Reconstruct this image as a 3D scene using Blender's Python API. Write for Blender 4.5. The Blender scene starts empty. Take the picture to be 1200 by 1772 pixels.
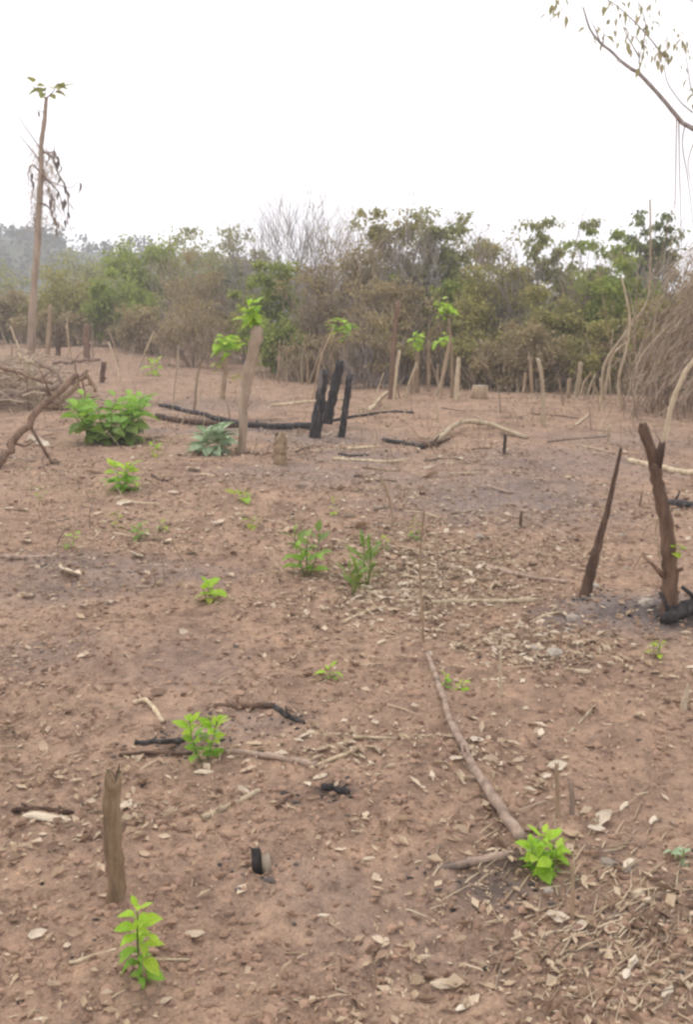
import bpy, math, random
import numpy as np
from mathutils import Vector, Matrix, Euler

R = math.radians
rnd = random.Random(7)
nrs = np.random.RandomState(11)
S = bpy.context.scene
C = S.collection

# ------------------------------------------------------------------ camera
PITCH = math.atan((886 - 540) / 1535.0)
FOC = 1535.0                                   # focal length in photograph pixels (1200 x 1772)
cam_d = bpy.data.cameras.new('camera')
cam_d.sensor_fit = 'VERTICAL'
cam_d.sensor_height = 24.0
cam_d.lens = 12.0 * FOC / 886.0
cam_d.clip_start = 0.05
cam_d.clip_end = 3000
cam = bpy.data.objects.new('camera', cam_d)
C.objects.link(cam)
cam.location = (0, 0, 1.6)
cam.rotation_euler = (R(90) - PITCH, 0, 0)
S.camera = cam

# ------------------------------------------------------------------ world, sun, exposure
SUN_EL, SUN_AZ = R(58), R(-35)
w = bpy.data.worlds.new('World')
S.world = w
w.use_nodes = True
nt = w.node_tree
nt.nodes.clear()
out = nt.nodes.new('ShaderNodeOutputWorld')
sky = nt.nodes.new('ShaderNodeTexSky')
sky.sky_type = 'NISHITA'
sky.sun_disc = False
sky.sun_elevation = SUN_EL
sky.sun_rotation = SUN_AZ
sky.dust_density = 6.0
bg1 = nt.nodes.new('ShaderNodeBackground')
bg1.inputs['Strength'].default_value = 0.08
nt.links.new(sky.outputs[0], bg1.inputs['Color'])
bg2 = nt.nodes.new('ShaderNodeBackground')      # the even white cloud layer over it
bg2.inputs['Color'].default_value = (1.0, 0.975, 1.0, 1)
bg2.inputs['Strength'].default_value = 1.42
mx = nt.nodes.new('ShaderNodeMixShader')
mx.inputs[0].default_value = 0.93
nt.links.new(bg1.outputs[0], mx.inputs[1])
nt.links.new(bg2.outputs[0], mx.inputs[2])
nt.links.new(mx.outputs[0], out.inputs['Surface'])

sl = bpy.data.lights.new('sun', 'SUN')
sl.energy = 1.3
sl.angle = R(16)
sl.color = (1.0, 0.95, 0.88)
sun = bpy.data.objects.new('sun', sl)
C.objects.link(sun)
sd = Vector((math.sin(SUN_AZ) * math.cos(SUN_EL), math.cos(SUN_AZ) * math.cos(SUN_EL), math.sin(SUN_EL)))
sun.rotation_euler = sd.to_track_quat('Z', 'Y').to_euler()
sun.location = (0, 0, 60)

S.view_settings.view_transform = 'Standard'
S.view_settings.look = 'None'
S.view_settings.exposure = 0.15
S.view_settings.gamma = 1.0
S.cycles.use_denoising = True
S.cycles.max_bounces = 6
S.cycles.diffuse_bounces = 3
S.cycles.transmission_bounces = 3
S.cycles.volume_bounces = 2
S.cycles.filter_width = 2.6


# ------------------------------------------------------------------ noise and the lie of the land
def _hash(ix, iy, s):
    n = (ix.astype(np.int64) * 374761393 + iy.astype(np.int64) * 668265263 + s * 974634777) & 0xffffffff
    n = ((n ^ (n >> 13)) * 1274126177) & 0xffffffff
    n = n ^ (n >> 16)
    return (n & 0xffff) / 65536.0 * 2 * np.pi


def pn(x, y, s=0):
    x = np.asarray(x, float); y = np.asarray(y, float)
    ix = np.floor(x); iy = np.floor(y)
    fx = x - ix; fy = y - iy
    u = fx * fx * fx * (fx * (fx * 6 - 15) + 10)
    v = fy * fy * fy * (fy * (fy * 6 - 15) + 10)

    def g(dx, dy):
        a = _hash(ix + dx, iy + dy, s)
        return np.cos(a) * (fx - dx) + np.sin(a) * (fy - dy)
    a = g(0, 0) + u * (g(1, 0) - g(0, 0))
    b = g(0, 1) + u * (g(1, 1) - g(0, 1))
    return (a + v * (b - a)) * 1.5


def sm(t):
    t = np.clip(t, 0, 1)
    return t * t * (3 - 2 * t)


def h_base(x, y):
    x = np.asarray(x, float); y = np.asarray(y, float)
    z = 0.07 * pn(x / 3.3, y / 3.3, 1) + 0.035 * pn(x / 1.2, y / 1.2, 2) + 0.015 * pn(x / .42, y / .42, 3)
    z = z + 0.45 * sm((-x - 1.5) / 8) * sm((y - 9) / 22)
    z = z + 0.16 * np.exp(-((y - 15.0) / 1.7) ** 2) * sm((x - 0.3) / 2.0)
    z = z + 0.07 * np.exp(-((y - 4.55 - 0.1 * (x - 1.5)) / .45) ** 2) * sm((x - 0.9) / .7)
    z = z - 0.02 * np.clip(y - 45, 0, 400) * 0.25 * sm((y - 45) / 60)
    return z


def h_fine(x, y):
    n1 = pn(x / .15, y / .13, 4); n2 = pn(x / .068, y / .06, 5); n3 = pn(x / .034, y / .03, 6)
    patch = 0.55 + 0.6 * sm(pn(x / .9, y / .9, 9) + .5)
    return patch * (0.016 * n1 + 0.015 * np.maximum(n2, -0.15) + 0.0085 * n3)


def _pn1(x, y, s):
    ix = math.floor(x); iy = math.floor(y); fx = x - ix; fy = y - iy
    u = fx * fx * fx * (fx * (fx * 6 - 15) + 10); v = fy * fy * fy * (fy * (fy * 6 - 15) + 10)

    def g(dx, dy):
        n = ((ix + dx) * 374761393 + (iy + dy) * 668265263 + s * 974634777) & 0xffffffff
        n = ((n ^ (n >> 13)) * 1274126177) & 0xffffffff
        n ^= n >> 16
        a = (n & 0xffff) / 65536.0 * 2 * math.pi
        return math.cos(a) * (fx - dx) + math.sin(a) * (fy - dy)
    a = g(0, 0); a += u * (g(1, 0) - a)
    b = g(0, 1); b += u * (g(1, 1) - b)
    return (a + v * (b - a)) * 1.5


def _s1(t):
    t = min(1.0, max(0.0, t))
    return t * t * (3 - 2 * t)


def H(x, y):
    z = 0.07 * _pn1(x / 3.3, y / 3.3, 1) + 0.035 * _pn1(x / 1.2, y / 1.2, 2) + 0.015 * _pn1(x / .42, y / .42, 3)
    z += 0.45 * _s1((-x - 1.5) / 8) * _s1((y - 9) / 22)
    z += 0.16 * math.exp(-((y - 15.0) / 1.7) ** 2) * _s1((x - 0.3) / 2.0)
    z += 0.07 * math.exp(-((y - 4.55 - 0.1 * (x - 1.5)) / .45) ** 2) * _s1((x - 0.9) / .7)
    z -= 0.02 * min(400, max(0, y - 45)) * 0.25 * _s1((y - 45) / 60)
    return z


CP, SP = math.cos(PITCH), math.sin(PITCH)


def ray(px, py):
    u = (px - 600) / FOC; v = (886 - py) / FOC
    return Vector((u, CP + v * SP, -SP + v * CP))      # per unit of depth along the view axis


def G(px, py):
    """the ground point seen at a photograph pixel"""
    d = ray(px, py); t = 0.6; o = Vector((0, 0, 1.6)); step = 0.05
    last = t
    while t < 90:
        p = o + d * t
        if p.z < H(p.x, p.y):
            a, b = last, t
            for _ in range(18):
                m = (a + b) / 2; q = o + d * m
                if q.z < H(q.x, q.y): b = m
                else: a = m
            q = o + d * b
            return Vector((q.x, q.y, H(q.x, q.y)))
        last = t
        t += step * (1 + t * .15)
    raise ValueError('no ground at %s %s' % (px, py))


def U(px, py, Y):
    """the point at world depth Y seen at a photograph pixel"""
    d = ray(px, py)
    return Vector((0, 0, 1.6)) + d * (Y / d.y)


# ------------------------------------------------------------------ materials
def nodes(name):
    m = bpy.data.materials.new(name)
    m.use_nodes = True
    t = m.node_tree
    return m, t, t.nodes['Principled BSDF'], t.nodes.new, t.links.new


def ramp(new, stops):
    r = new('ShaderNodeValToRGB')
    e = r.color_ramp.elements
    while len(e) < len(stops): e.new(0.5)
    for k, (p, c) in enumerate(stops):
        e[k].position = p
        e[k].color = (*c, 1)
    return r


def wood_mat(name, cols, scale=18, stretch=6, rough=.85, bump=.7, spots=None):
    m, t, b, new, ln = nodes(name)
    tc = new('ShaderNodeTexCoord')
    oi = new('ShaderNodeObjectInfo')
    add = new('ShaderNodeVectorMath'); add.operation = 'ADD'
    mul = new('ShaderNodeVectorMath'); mul.operation = 'MULTIPLY'
    mul.inputs[1].default_value = (1, 1, 1 / stretch)
    sc = new('ShaderNodeVectorMath'); sc.operation = 'SCALE'; sc.inputs['Scale'].default_value = 40
    ln(oi.outputs['Random'], sc.inputs[0])
    ln(tc.outputs['Object'], mul.inputs[0]); ln(mul.outputs[0], add.inputs[0]); ln(sc.outputs[0], add.inputs[1])
    n = new('ShaderNodeTexNoise'); n.inputs['Scale'].default_value = scale; n.inputs['Detail'].default_value = 7
    n.inputs['Roughness'].default_value = .7
    ln(add.outputs[0], n.inputs['Vector'])
    r = ramp(new, [(0.30, cols[0]), (0.5, cols[1]), (0.72, cols[2])])
    ln(n.outputs['Fac'], r.inputs[0])
    hsv = new('ShaderNodeHueSaturation')
    mr = new('ShaderNodeMapRange'); mr.inputs['To Min'].default_value = .75; mr.inputs['To Max'].default_value = 1.2
    ln(oi.outputs['Random'], mr.inputs['Value']); ln(mr.outputs[0], hsv.inputs['Value'])
    ln(r.outputs[0], hsv.inputs['Color'])
    last = hsv.outputs[0]
    if spots:
        n2 = new('ShaderNodeTexNoise'); n2.inputs['Scale'].default_value = 5; n2.inputs['Detail'].default_value = 5
        ln(add.outputs[0], n2.inputs['Vector'])
        r2 = ramp(new, [(spots[1], (0, 0, 0)), (spots[1] + .1, (1, 1, 1))])
        ln(n2.outputs['Fac'], r2.inputs[0])
        mxn = new('ShaderNodeMix'); mxn.data_type = 'RGBA'
        ln(r2.outputs[0], mxn.inputs['Factor']); ln(last, mxn.inputs['A']); mxn.inputs['B'].default_value = (*spots[0], 1)
        last = mxn.outputs['Result']
    ln(last, b.inputs['Base Color'])
    b.inputs['Roughness'].default_value = rough
    b.inputs['Specular IOR Level'].default_value = .2
    bp = new('ShaderNodeBump'); bp.inputs['Strength'].default_value = bump; bp.inputs['Distance'].default_value = .01
    ln(n.outputs['Fac'], bp.inputs['Height']); ln(bp.outputs[0], b.inputs['Normal'])
    return m


def leaf_mat(name, cols, trans=.3, rough=.55, island=True, noise_scale=0.0):
    m, t, b, new, ln = nodes(name)
    if island:
        src = new('ShaderNodeNewGeometry').outputs['Random Per Island']
    else:
        src = new('ShaderNodeObjectInfo').outputs['Random']
    n = len(cols)
    r = ramp(new, [(k / (n - 1), c) for k, c in enumerate(cols)])
    ln(src, r.inputs[0])
    last = r.outputs[0]
    if noise_scale:
        tc = new('ShaderNodeTexCoord')
        nz = new('ShaderNodeTexNoise'); nz.inputs['Scale'].default_value = noise_scale; nz.inputs['Detail'].default_value = 3
        ln(tc.outputs['Object'], nz.inputs['Vector'])
        hsv = new('ShaderNodeHueSaturation')
        mr = new('ShaderNodeMapRange'); mr.inputs['From Min'].default_value = .3; mr.inputs['From Max'].default_value = .7
        mr.inputs['To Min'].default_value = .72; mr.inputs['To Max'].default_value = 1.25
        ln(nz.outputs['Fac'], mr.inputs['Value']); ln(mr.outputs[0], hsv.inputs['Value']); ln(last, hsv.inputs['Color'])
        last = hsv.outputs[0]
    ln(last, b.inputs['Base Color'])
    b.inputs['Roughness'].default_value = rough
    b.inputs['Specular IOR Level'].default_value = .25
    tr = new('ShaderNodeBsdfTranslucent')
    ln(last, tr.inputs['Color'])
    ms = new('ShaderNodeMixShader'); ms.inputs[0].default_value = trans
    ln(b.outputs[0], ms.inputs[1]); ln(tr.outputs[0], ms.inputs[2])
    ln(ms.outputs[0], t.nodes['Material Output'].inputs['Surface'])
    return m


M = {}
M['pole'] = wood_mat('weathered_pole', [(.13, .095, .075), (.30, .22, .17), (.44, .34, .26)], 26, 7, spots=((.10, .08, .07), .62))
M['pale'] = wood_mat('pale_dry_wood', [(.24, .18, .12), (.46, .37, .25), (.62, .52, .38)], 24, 8)
M['brown'] = wood_mat('brown_bark', [(.07, .045, .03), (.19, .12, .08), (.30, .20, .14)], 22, 5)
M['stake'] = wood_mat('tan_stake_bark', [(.17, .115, .07), (.34, .245, .16), (.46, .36, .25)], 16, 6)
M['stump'] = wood_mat('olive_stump_bark', [(.13, .085, .05), (.29, .205, .125), (.44, .34, .23)], 22, 5)
M['char'] = wood_mat('charred_wood', [(.014, .013, .013), (.036, .032, .031), (.12, .105, .10)], 26, 3, rough=.8, bump=.9, spots=((.17, .145, .13), .60))
M['semichar'] = wood_mat('half_charred_bark', [(.035, .022, .018), (.11, .068, .046), (.20, .13, .09)], 20, 5, bump=.6, spots=((.028, .024, .024), .56))
M['grey'] = wood_mat('grey_bark', [(.16, .14, .13), (.30, .26, .24), (.42, .38, .35)], 20, 5)
M['trunk'] = wood_mat('tree_bark', [(.13, .09, .06), (.27, .20, .14), (.36, .28, .21)], 8, 4)
M['brushwood'] = wood_mat('dry_brushwood', [(.21, .155, .11), (.34, .26, .19), (.48, .38, .285)], 9, 6)
M['cut'] = wood_mat('split_wood_face', [(.30, .24, .17), (.42, .35, .26), (.52, .45, .35)], 30, 6)
M['twig'] = leaf_mat('twig_colours', [(0.275, 0.206, 0.150), (0.400, 0.306, 0.225), (0.525, 0.419, 0.312), (0.362, 0.288, 0.225)], 0, .9)
M['greytwig'] = leaf_mat('grey_twig_colours', [(.22, .19, .18), (.32, .28, .26), (.40, .36, .34)], .0, .9)
M['lime'] = leaf_mat('young_lime_leaf', [(.29, .50, .04), (.38, .61, .05), (.47, .62, .07), (.33, .55, .04), (.42, .57, .08)], .45, .5, False, 14)
M['green'] = leaf_mat('fresh_green_leaf', [(.19, .36, .045), (.25, .45, .055), (.31, .50, .06)], .4, .5, False, 14)
M['mid'] = leaf_mat('mid_green_leaf', [(.14, .215, .045), (.20, .29, .06), (.25, .33, .075)], .3, .5, False, 10)
M['bluegreen'] = leaf_mat('grey_green_leaf', [(.26, .36, .20), (.32, .42, .25), (.37, .46, .30)], .25, .6, False, 10)
M['yellow'] = leaf_mat('yellow_green_leaf', [(.28, .33, .06), (.36, .38, .07), (.30, .30, .08)], .3, .6, False, 10)
M['hang'] = leaf_mat('drooping_olive_leaf', [(.26, .25, .13), (.36, .34, .16), (.42, .36, .22)], .5, .6, False)
M['dead'] = leaf_mat('dead_hanging_leaf', [(.10, .075, .065), (.16, .12, .10), (.22, .17, .14)], .15, .8, False)
M['litter'] = leaf_mat('dry_leaf_litter', [(.16, .10, .065), (.30, .20, .135), (.44, .33, .22), (.58, .47, .34), (.25, .165, .11)], .1, .8)
M['litter1'] = leaf_mat('dry_tan_leaf', [(.36, .25, .16), (.50, .38, .26), (.64, .53, .40), (.42, .30, .20)], .1, .75, False, 20)
M['litter_pale'] = leaf_mat('dry_pale_leaf', [(.46, .37, .27), (.54, .45, .34), (.60, .52, .41)], .1, .75, False, 20)
M['litter_brown'] = leaf_mat('dry_brown_leaf', [(.15, .095, .065), (.22, .145, .10), (.29, .19, .13)], .1, .75, False, 20)
M['litter_strip'] = leaf_mat('pale_litter', [(.34, .25, .17), (.52, .42, .30), (.64, .55, .43), (.44, .335, .235), (.22, .155, .11)], .1, .8)
M['chip'] = leaf_mat('pale_wood_chip', [(0.391, 0.307, 0.216), (0.493, 0.407, 0.296), (0.578, 0.506, 0.400)], 0, .8, False, 25)
M['straw'] = leaf_mat('straw_bits', [(.24, .17, .11), (.40, .30, .20), (.56, .46, .32), (.14, .10, .075)], .0, .8)
M['stone'] = leaf_mat('ashy_stone', [(0.216, 0.177, 0.143), (0.302, 0.258, 0.211), (0.374, 0.326, 0.273)], 0, .9, False, 20)
M['crumb'] = leaf_mat('charcoal_crumb', [(.02, .018, .017), (.05, .044, .04), (.11, .09, .08)], .0, .85)
M['clod'] = leaf_mat('soil_clods', [(.20, .125, .085), (.27, .175, .12), (.33, .215, .15), (.23, .15, .11)], .0, .95)
# shrubs
M['f_olive'] = leaf_mat('olive_shrub_leaf', [(0.202, 0.192, 0.064), (0.310, 0.300, 0.100), (0.404, 0.384, 0.121), (0.420, 0.330, 0.170)], 0.42, .6)
M['f_green'] = leaf_mat('green_shrub_leaf', [(0.171, 0.224, 0.054), (0.265, 0.343, 0.072), (0.373, 0.435, 0.096), (0.342, 0.349, 0.108)], 0.45, .6)
M['f_dark'] = leaf_mat('dark_shrub_leaf', [(0.121, 0.151, 0.066), (0.203, 0.246, 0.094), (0.284, 0.311, 0.122)], 0.4, .6)
M['f_brown'] = leaf_mat('dry_brown_shrub_leaf', [(0.253, 0.197, 0.111), (0.365, 0.288, 0.164), (0.337, 0.288, 0.131), (0.463, 0.366, 0.230)], 0.35, .75)
M['f_grey'] = leaf_mat('grey_green_shrub_leaf', [(0.214, 0.232, 0.097), (0.305, 0.320, 0.133), (0.420, 0.408, 0.175)], 0.42, .65)
M['f_far'] = leaf_mat('far_wood_leaf', [(.06, .075, .045), (.085, .105, .06), (.11, .12, .075)], .2, .8)


# ------------------------------------------------------------------ mesh helpers
class MB:
    def __init__(self):
        self.v = []; self.f = []; self.mi = []

    def tube(self, pts, radii, sides=7, wob=.12, cap=True, jag=0.0, mi=0, rg=rnd, groove=0.0):
        pts = [Vector(p) for p in pts]
        n = len(pts); base = len(self.v)
        t0 = (pts[1] - pts[0]).normalized()
        grv = [1 + rg.uniform(-groove, groove) for _ in range(sides)] if groove else [1] * sides
        ref = Vector((0, 0, 1)) if abs(t0.z) < .9 else Vector((1, 0, 0))
        a = t0.cross(ref).normalized()
        for i in range(n):
            t = (pts[min(i + 1, n - 1)] - pts[max(i - 1, 0)])
            t = t.normalized() if t.length > 1e-9 else t0
            a = (a - t * a.dot(t))
            a = a.normalized() if a.length > 1e-6 else t.orthogonal().normalized()
            b = t.cross(a)
            for k in range(sides):
                an = 2 * math.pi * k / sides
                rr = radii[i] * grv[k] * (1 + rg.uniform(-wob, wob))
                p = pts[i] + (a * math.cos(an) + b * math.sin(an)) * rr
                if jag and i == n - 1: p = p + t * rg.uniform(-jag, jag)
                self.v.append(tuple(p))
        for i in range(n - 1):
            for k in range(sides):
                k2 = (k + 1) % sides
                self.f.append((base + i * sides + k, base + i * sides + k2, base + (i + 1) * sides + k2, base + (i + 1) * sides + k))
                self.mi.append(mi)
        if cap:
            self.f.append(tuple(base + k for k in range(sides))[::-1]); self.mi.append(mi)
            self.f.append(tuple(base + (n - 1) * sides + k for k in range(sides))); self.mi.append(mi)

    def build(self, name, mats, parent=None, smooth=True, org=None):
        me = bpy.data.meshes.new(name)
        v = self.v
        if org is not None: v = [(p[0] - org[0], p[1] - org[1], p[2] - org[2]) for p in v]
        me.from_pydata(v, [], self.f)
        if not isinstance(mats, (list, tuple)): mats = [mats]
        for m in mats: me.materials.append(m)
        if len(mats) > 1: me.polygons.foreach_set('material_index', self.mi)
        if smooth: me.polygons.foreach_set('use_smooth', [True] * len(me.polygons))
        o = bpy.data.objects.new(name, me)
        C.objects.link(o)
        if org is not None and parent is None: o.location = org
        if parent is not None: o.parent = parent
        return o


def np_mesh(name, V, F, mat, parent=None, smooth=False):
    """V (n,3), F (m,k) index array -> object"""
    me = bpy.data.meshes.new(name)
    m, k = F.shape
    me.vertices.add(len(V)); me.vertices.foreach_set('co', V.astype(np.float32).ravel())
    me.loops.add(m * k); me.loops.foreach_set('vertex_index', F.astype(np.int32).ravel())
    me.polygons.add(m)
    me.polygons.foreach_set('loop_start', np.arange(0, m * k, k, dtype=np.int32))
    me.polygons.foreach_set('loop_total', np.full(m, k, dtype=np.int32))
    me.polygons.foreach_set('use_smooth', np.full(m, smooth, dtype=bool))
    me.update(calc_edges=True)
    me.materials.append(mat)
    o = bpy.data.objects.new(name, me)
    C.objects.link(o)
    if parent is not None: o.parent = parent
    return o


def tag(o, label=None, cat=None, group=None, kind=None):
    if label: o['label'] = label
    if cat: o['category'] = cat
    if group: o['group'] = group
    if kind: o['kind'] = kind
    return o


def empty(name, loc):
    o = bpy.data.objects.new(name, None)
    o.empty_display_size = .1
    C.objects.link(o)
    o.location = loc
    return o


def catmull(P, per=4):
    P = [Vector(p) for p in P]
    if len(P) < 3:
        n = per * 2
        return [P[0].lerp(P[-1], i / n) for i in range(n + 1)]
    Q = [P[0] * 2 - P[1]] + P + [P[-1] * 2 - P[-2]]
    o = []
    for i in range(1, len(Q) - 2):
        for j in range(per):
            t = j / per
            p0, p1, p2, p3 = Q[i - 1:i + 3]
            o.append(.5 * ((2 * p1) + (p2 - p0) * t + (2 * p0 - 5 * p1 + 4 * p2 - p3) * t * t + (3 * p1 - p0 - 3 * p2 + p3) * t ** 3))
    o.append(Q[-2])
    return o


# ------------------------------------------------------------------ ground
def axis(lo, a, b, hi, st, gr):
    mid = list(np.arange(a, b, st))
    up = []; s = st; p = mid[-1]
    while p < hi:
        s *= gr; p += s; up.append(p)
    dn = []; s = st; p = a
    while p > lo:
        s *= gr; p -= s; dn.append(p)
    return np.array(dn[::-1] + mid + up)


gx = axis(-215, -2.5, 2.5, 215, .0135, 1.032)
gy = axis(-30, 1.5, 6.6, 262, .0135, 1.024)
GX, GY = np.meshgrid(gx, gy)
spc = np.maximum(np.gradient(gx)[None, :], np.gradient(gy)[:, None])
GZ = h_base(GX, GY)
fm = spc < .12
fz = np.zeros_like(GZ)
fz[fm] = h_fine(GX[fm], GY[fm])
GZ += fz
# scrape the noise down around the camera's feet far behind: nothing special
Vg = np.stack([GX.ravel(), GY.ravel(), GZ.ravel()], 1)
nx_, ny_ = len(gx), len(gy)
ii = np.arange((ny_ - 1) * nx_).reshape(ny_ - 1, nx_)[:, :-1].ravel()
Fg = np.stack([ii, ii + 1, ii + 1 + nx_, ii + nx_], 1)

# soot and ash stains left by the fires, with some crevice shade painted in: (pixel, radius m, strength)
ash = np.zeros(GX.shape); soot_shade = np.zeros(GX.shape)
wn = pn(GX / .5, GY / .5, 21) * .5 + pn(GX / .17, GY / .17, 22) * .35
for (px, py, rx, ry, k) in [(1075, 1055, .50, .36, 1.0), (1150, 1050, .36, .30, 1.0), (1010, 1040, .22, .18, 1.0), (120, 1010, .85, .45, .5),
                            (60, 1010, .5, .3, .35), (300, 1150, .5, .4, .25), (880, 830, 1.1, .9, .55), (620, 790, 1.0, .7, .6),
                            (400, 745, 1.2, .6, .7), (560, 760, 1.2, .7, .7), (260, 745, .6, .4, .5), (760, 800, .9, .6, .3),
                            (180, 990, 1.1, .35, .6), (560, 820, 1.4, .8, .6), (860, 860, 1.3, 1.3, .75), (960, 800, 1.6, 1.2, .5), (330, 700, 2.0, 1.5, .45), (1080, 760, 1.5, 1.2, .35), (30, 1130, .5, .4, .4), (560, 1560, .3, .25, .25), (850, 1540, .16, .12, .5), (420, 1250, .35, .2, .35), (700, 1600, .3, .3, .2), (930, 900, .7, .6, .35)]:
    p = G(px, py)
    d = np.sqrt(((GX - p.x) / rx) ** 2 + ((GY - p.y) / ry) ** 2) + wn * .55
    ash = np.maximum(ash, k * sm(1.25 - d))
for (px, py, rx, ry, k) in [(400, 730, 1.1, .3, .9), (520, 742, .8, .3, .8), (1175, 1065, .22, .16, 1.0), (1080, 1060, .30, .16, .55), (845, 1535, .10, .09, .8),
                            (880, 1490, .07, .07, .8), (1012, 1030, .08, .07, .9), (455, 1490, .05, .05, .7), (330, 1290, .14, .06, .6),
                            (730, 765, .4, .35, .7), (1190, 880, .4, .2, .8), (940, 835, .3, .2, .5), (1110, 1600, .22, .2, .35), (1180, 1540, .12, .14, .5), (1060, 1480, .08, .08, .45), (500, 1245, .12, .06, .5), (585, 1370, .07, .05, .6)]:  # the near right-hand spots put the shade of soil crevices into the colour
    p = G(px, py)
    d = np.sqrt(((GX - p.x) / rx) ** 2 + ((GY - p.y) / ry) ** 2) + wn * .8
    soot_shade = np.maximum(soot_shade, k * sm(1.3 - d))

m, t, b, new, ln = nodes('burnt_clay_soil')
tc = new('ShaderNodeTexCoord')
nA = new('ShaderNodeTexNoise'); nA.inputs['Scale'].default_value = .8; nA.inputs['Detail'].default_value = 6; nA.inputs['Roughness'].default_value = .65
nB = new('ShaderNodeTexNoise'); nB.inputs['Scale'].default_value = 16; nB.inputs['Detail'].default_value = 8; nB.inputs['Roughness'].default_value = .75
nC = new('ShaderNodeTexNoise'); nC.inputs['Scale'].default_value = 110; nC.inputs['Detail'].default_value = 5; nC.inputs['Roughness'].default_value = .7
for n in (nA, nB, nC): ln(tc.outputs['Object'], n.inputs['Vector'])
rA = ramp(new, [(.30, (.222, .150, .109)), (.46, (.290, .199, .144)), (.58, (.306, .212, .153)), (.72, (.27, .20, .155))])
ln(nA.outputs['Fac'], rA.inputs[0])
nD = new('ShaderNodeTexNoise'); nD.inputs['Scale'].default_value = 3.2; nD.inputs['Detail'].default_value = 7; nD.inputs['Roughness'].default_value = .7
ln(tc.outputs['Object'], nD.inputs['Vector'])
rD = ramp(new, [(.30, (.62, .60, .60)), (.5, (1, 1, 1)), (.70, (1.3, 1.27, 1.2))])
ln(nD.outputs['Fac'], rD.inputs[0])
mD = new('ShaderNodeMix'); mD.data_type = 'RGBA'; mD.blend_type = 'MULTIPLY'; mD.inputs['Factor'].default_value = .85
ln(rA.outputs[0], mD.inputs['A']); ln(rD.outputs[0], mD.inputs['B'])
rB = ramp(new, [(.30, (.55, .53, .53)), (.5, (1, 1, 1)), (.72, (1.38, 1.34, 1.27))])
ln(nB.outputs['Fac'], rB.inputs[0])
mB = new('ShaderNodeMix'); mB.data_type = 'RGBA'; mB.blend_type = 'MULTIPLY'; mB.inputs['Factor'].default_value = 1
ln(mD.outputs['Result'], mB.inputs['A']); ln(rB.outputs[0], mB.inputs['B'])
rC = ramp(new, [(.30, (.62, .60, .58)), (.52, (1, 1, 1)), (.72, (1.5, 1.45, 1.36))])
ln(nC.outputs['Fac'], rC.inputs[0])
mC = new('ShaderNodeMix'); mC.data_type = 'RGBA'; mC.blend_type = 'MULTIPLY'; mC.inputs['Factor'].default_value = .8
ln(mB.outputs['Result'], mC.inputs['A']); ln(rC.outputs[0], mC.inputs['B'])
at1 = new('ShaderNodeAttribute'); at1.attribute_name = 'ash'
at2 = new('ShaderNodeAttribute'); at2.attribute_name = 'soot_shade'
rAsh = ramp(new, [(.3, (.115, .100, .098)), (.7, (.225, .195, .188))])
ln(nB.outputs['Fac'], rAsh.inputs[0])
m1 = new('ShaderNodeMix'); m1.data_type = 'RGBA'
sA = new('ShaderNodeMath'); sA.operation = 'MULTIPLY'; sA.inputs[1].default_value = .8
ln(at1.outputs['Fac'], sA.inputs[0])
ln(sA.outputs[0], m1.inputs['Factor']); ln(mC.outputs['Result'], m1.inputs['A']); ln(rAsh.outputs[0], m1.inputs['B'])
m2 = new('ShaderNodeMix'); m2.data_type = 'RGBA'
sS = new('ShaderNodeMath'); sS.operation = 'MULTIPLY'; sS.inputs[1].default_value = .75
ln(at2.outputs['Fac'], sS.inputs[0])
ln(sS.outputs[0], m2.inputs['Factor']); ln(m1.outputs['Result'], m2.inputs['A']); m2.inputs['B'].default_value = (.045, .038, .036, 1)
ln(m2.outputs['Result'], b.inputs['Base Color'])
b.inputs['Roughness'].default_value = .97
b.inputs['Specular IOR Level'].default_value = .1
bp = new('ShaderNodeBump'); bp.inputs['Strength'].default_value = .7; bp.inputs['Distance'].default_value = .006
ln(nC.outputs['Fac'], bp.inputs['Height'])
bp2 = new('ShaderNodeBump'); bp2.inputs['Strength'].default_value = .6; bp2.inputs['Distance'].default_value = .02
ln(nB.outputs['Fac'], bp2.inputs['Height']); ln(bp.outputs[0], bp2.inputs['Normal']); ln(bp2.outputs[0], b.inputs['Normal'])
M['soil'] = m

ground = np_mesh('ground', Vg, Fg, M['soil'], smooth=True)
for nm, arr in (('ash', ash), ('soot_shade', soot_shade)):
    a = ground.data.attributes.new(nm, 'FLOAT', 'POINT')
    a.data.foreach_set('value', arr.astype(np.float32).ravel())
tag(ground, 'bare brown cleared earth with ash stains and litter', kind='structure')

# ------------------------------------------------------------------ the far wooded hill
hx = np.linspace(-205, 130, 120); hy = np.linspace(98, 255, 60)
HX, HY = np.meshgrid(hx, hy)


def hill_h(x, y):
    return .5 * hill_big(np.asarray(x) * 2.0, np.asarray(y) * 2.0)


def hill_big(x, y):
    prof = 6 + 24 * np.exp(-((x + 150) / 70) ** 2) + 8 * np.exp(-((x + 55) / 55) ** 2) + 3 * pn(x / 40, y / 40, 31)
    front = sm((y - 195) / 120) * (1 - sm((y - 400) / 110))
    side = sm((x + 420) / 60) * (1 - sm((x - 160) / 100))
    return -10 + (prof + 10) * front * side + 1.5 * pn(x / 15, y / 15, 33) * front


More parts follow.
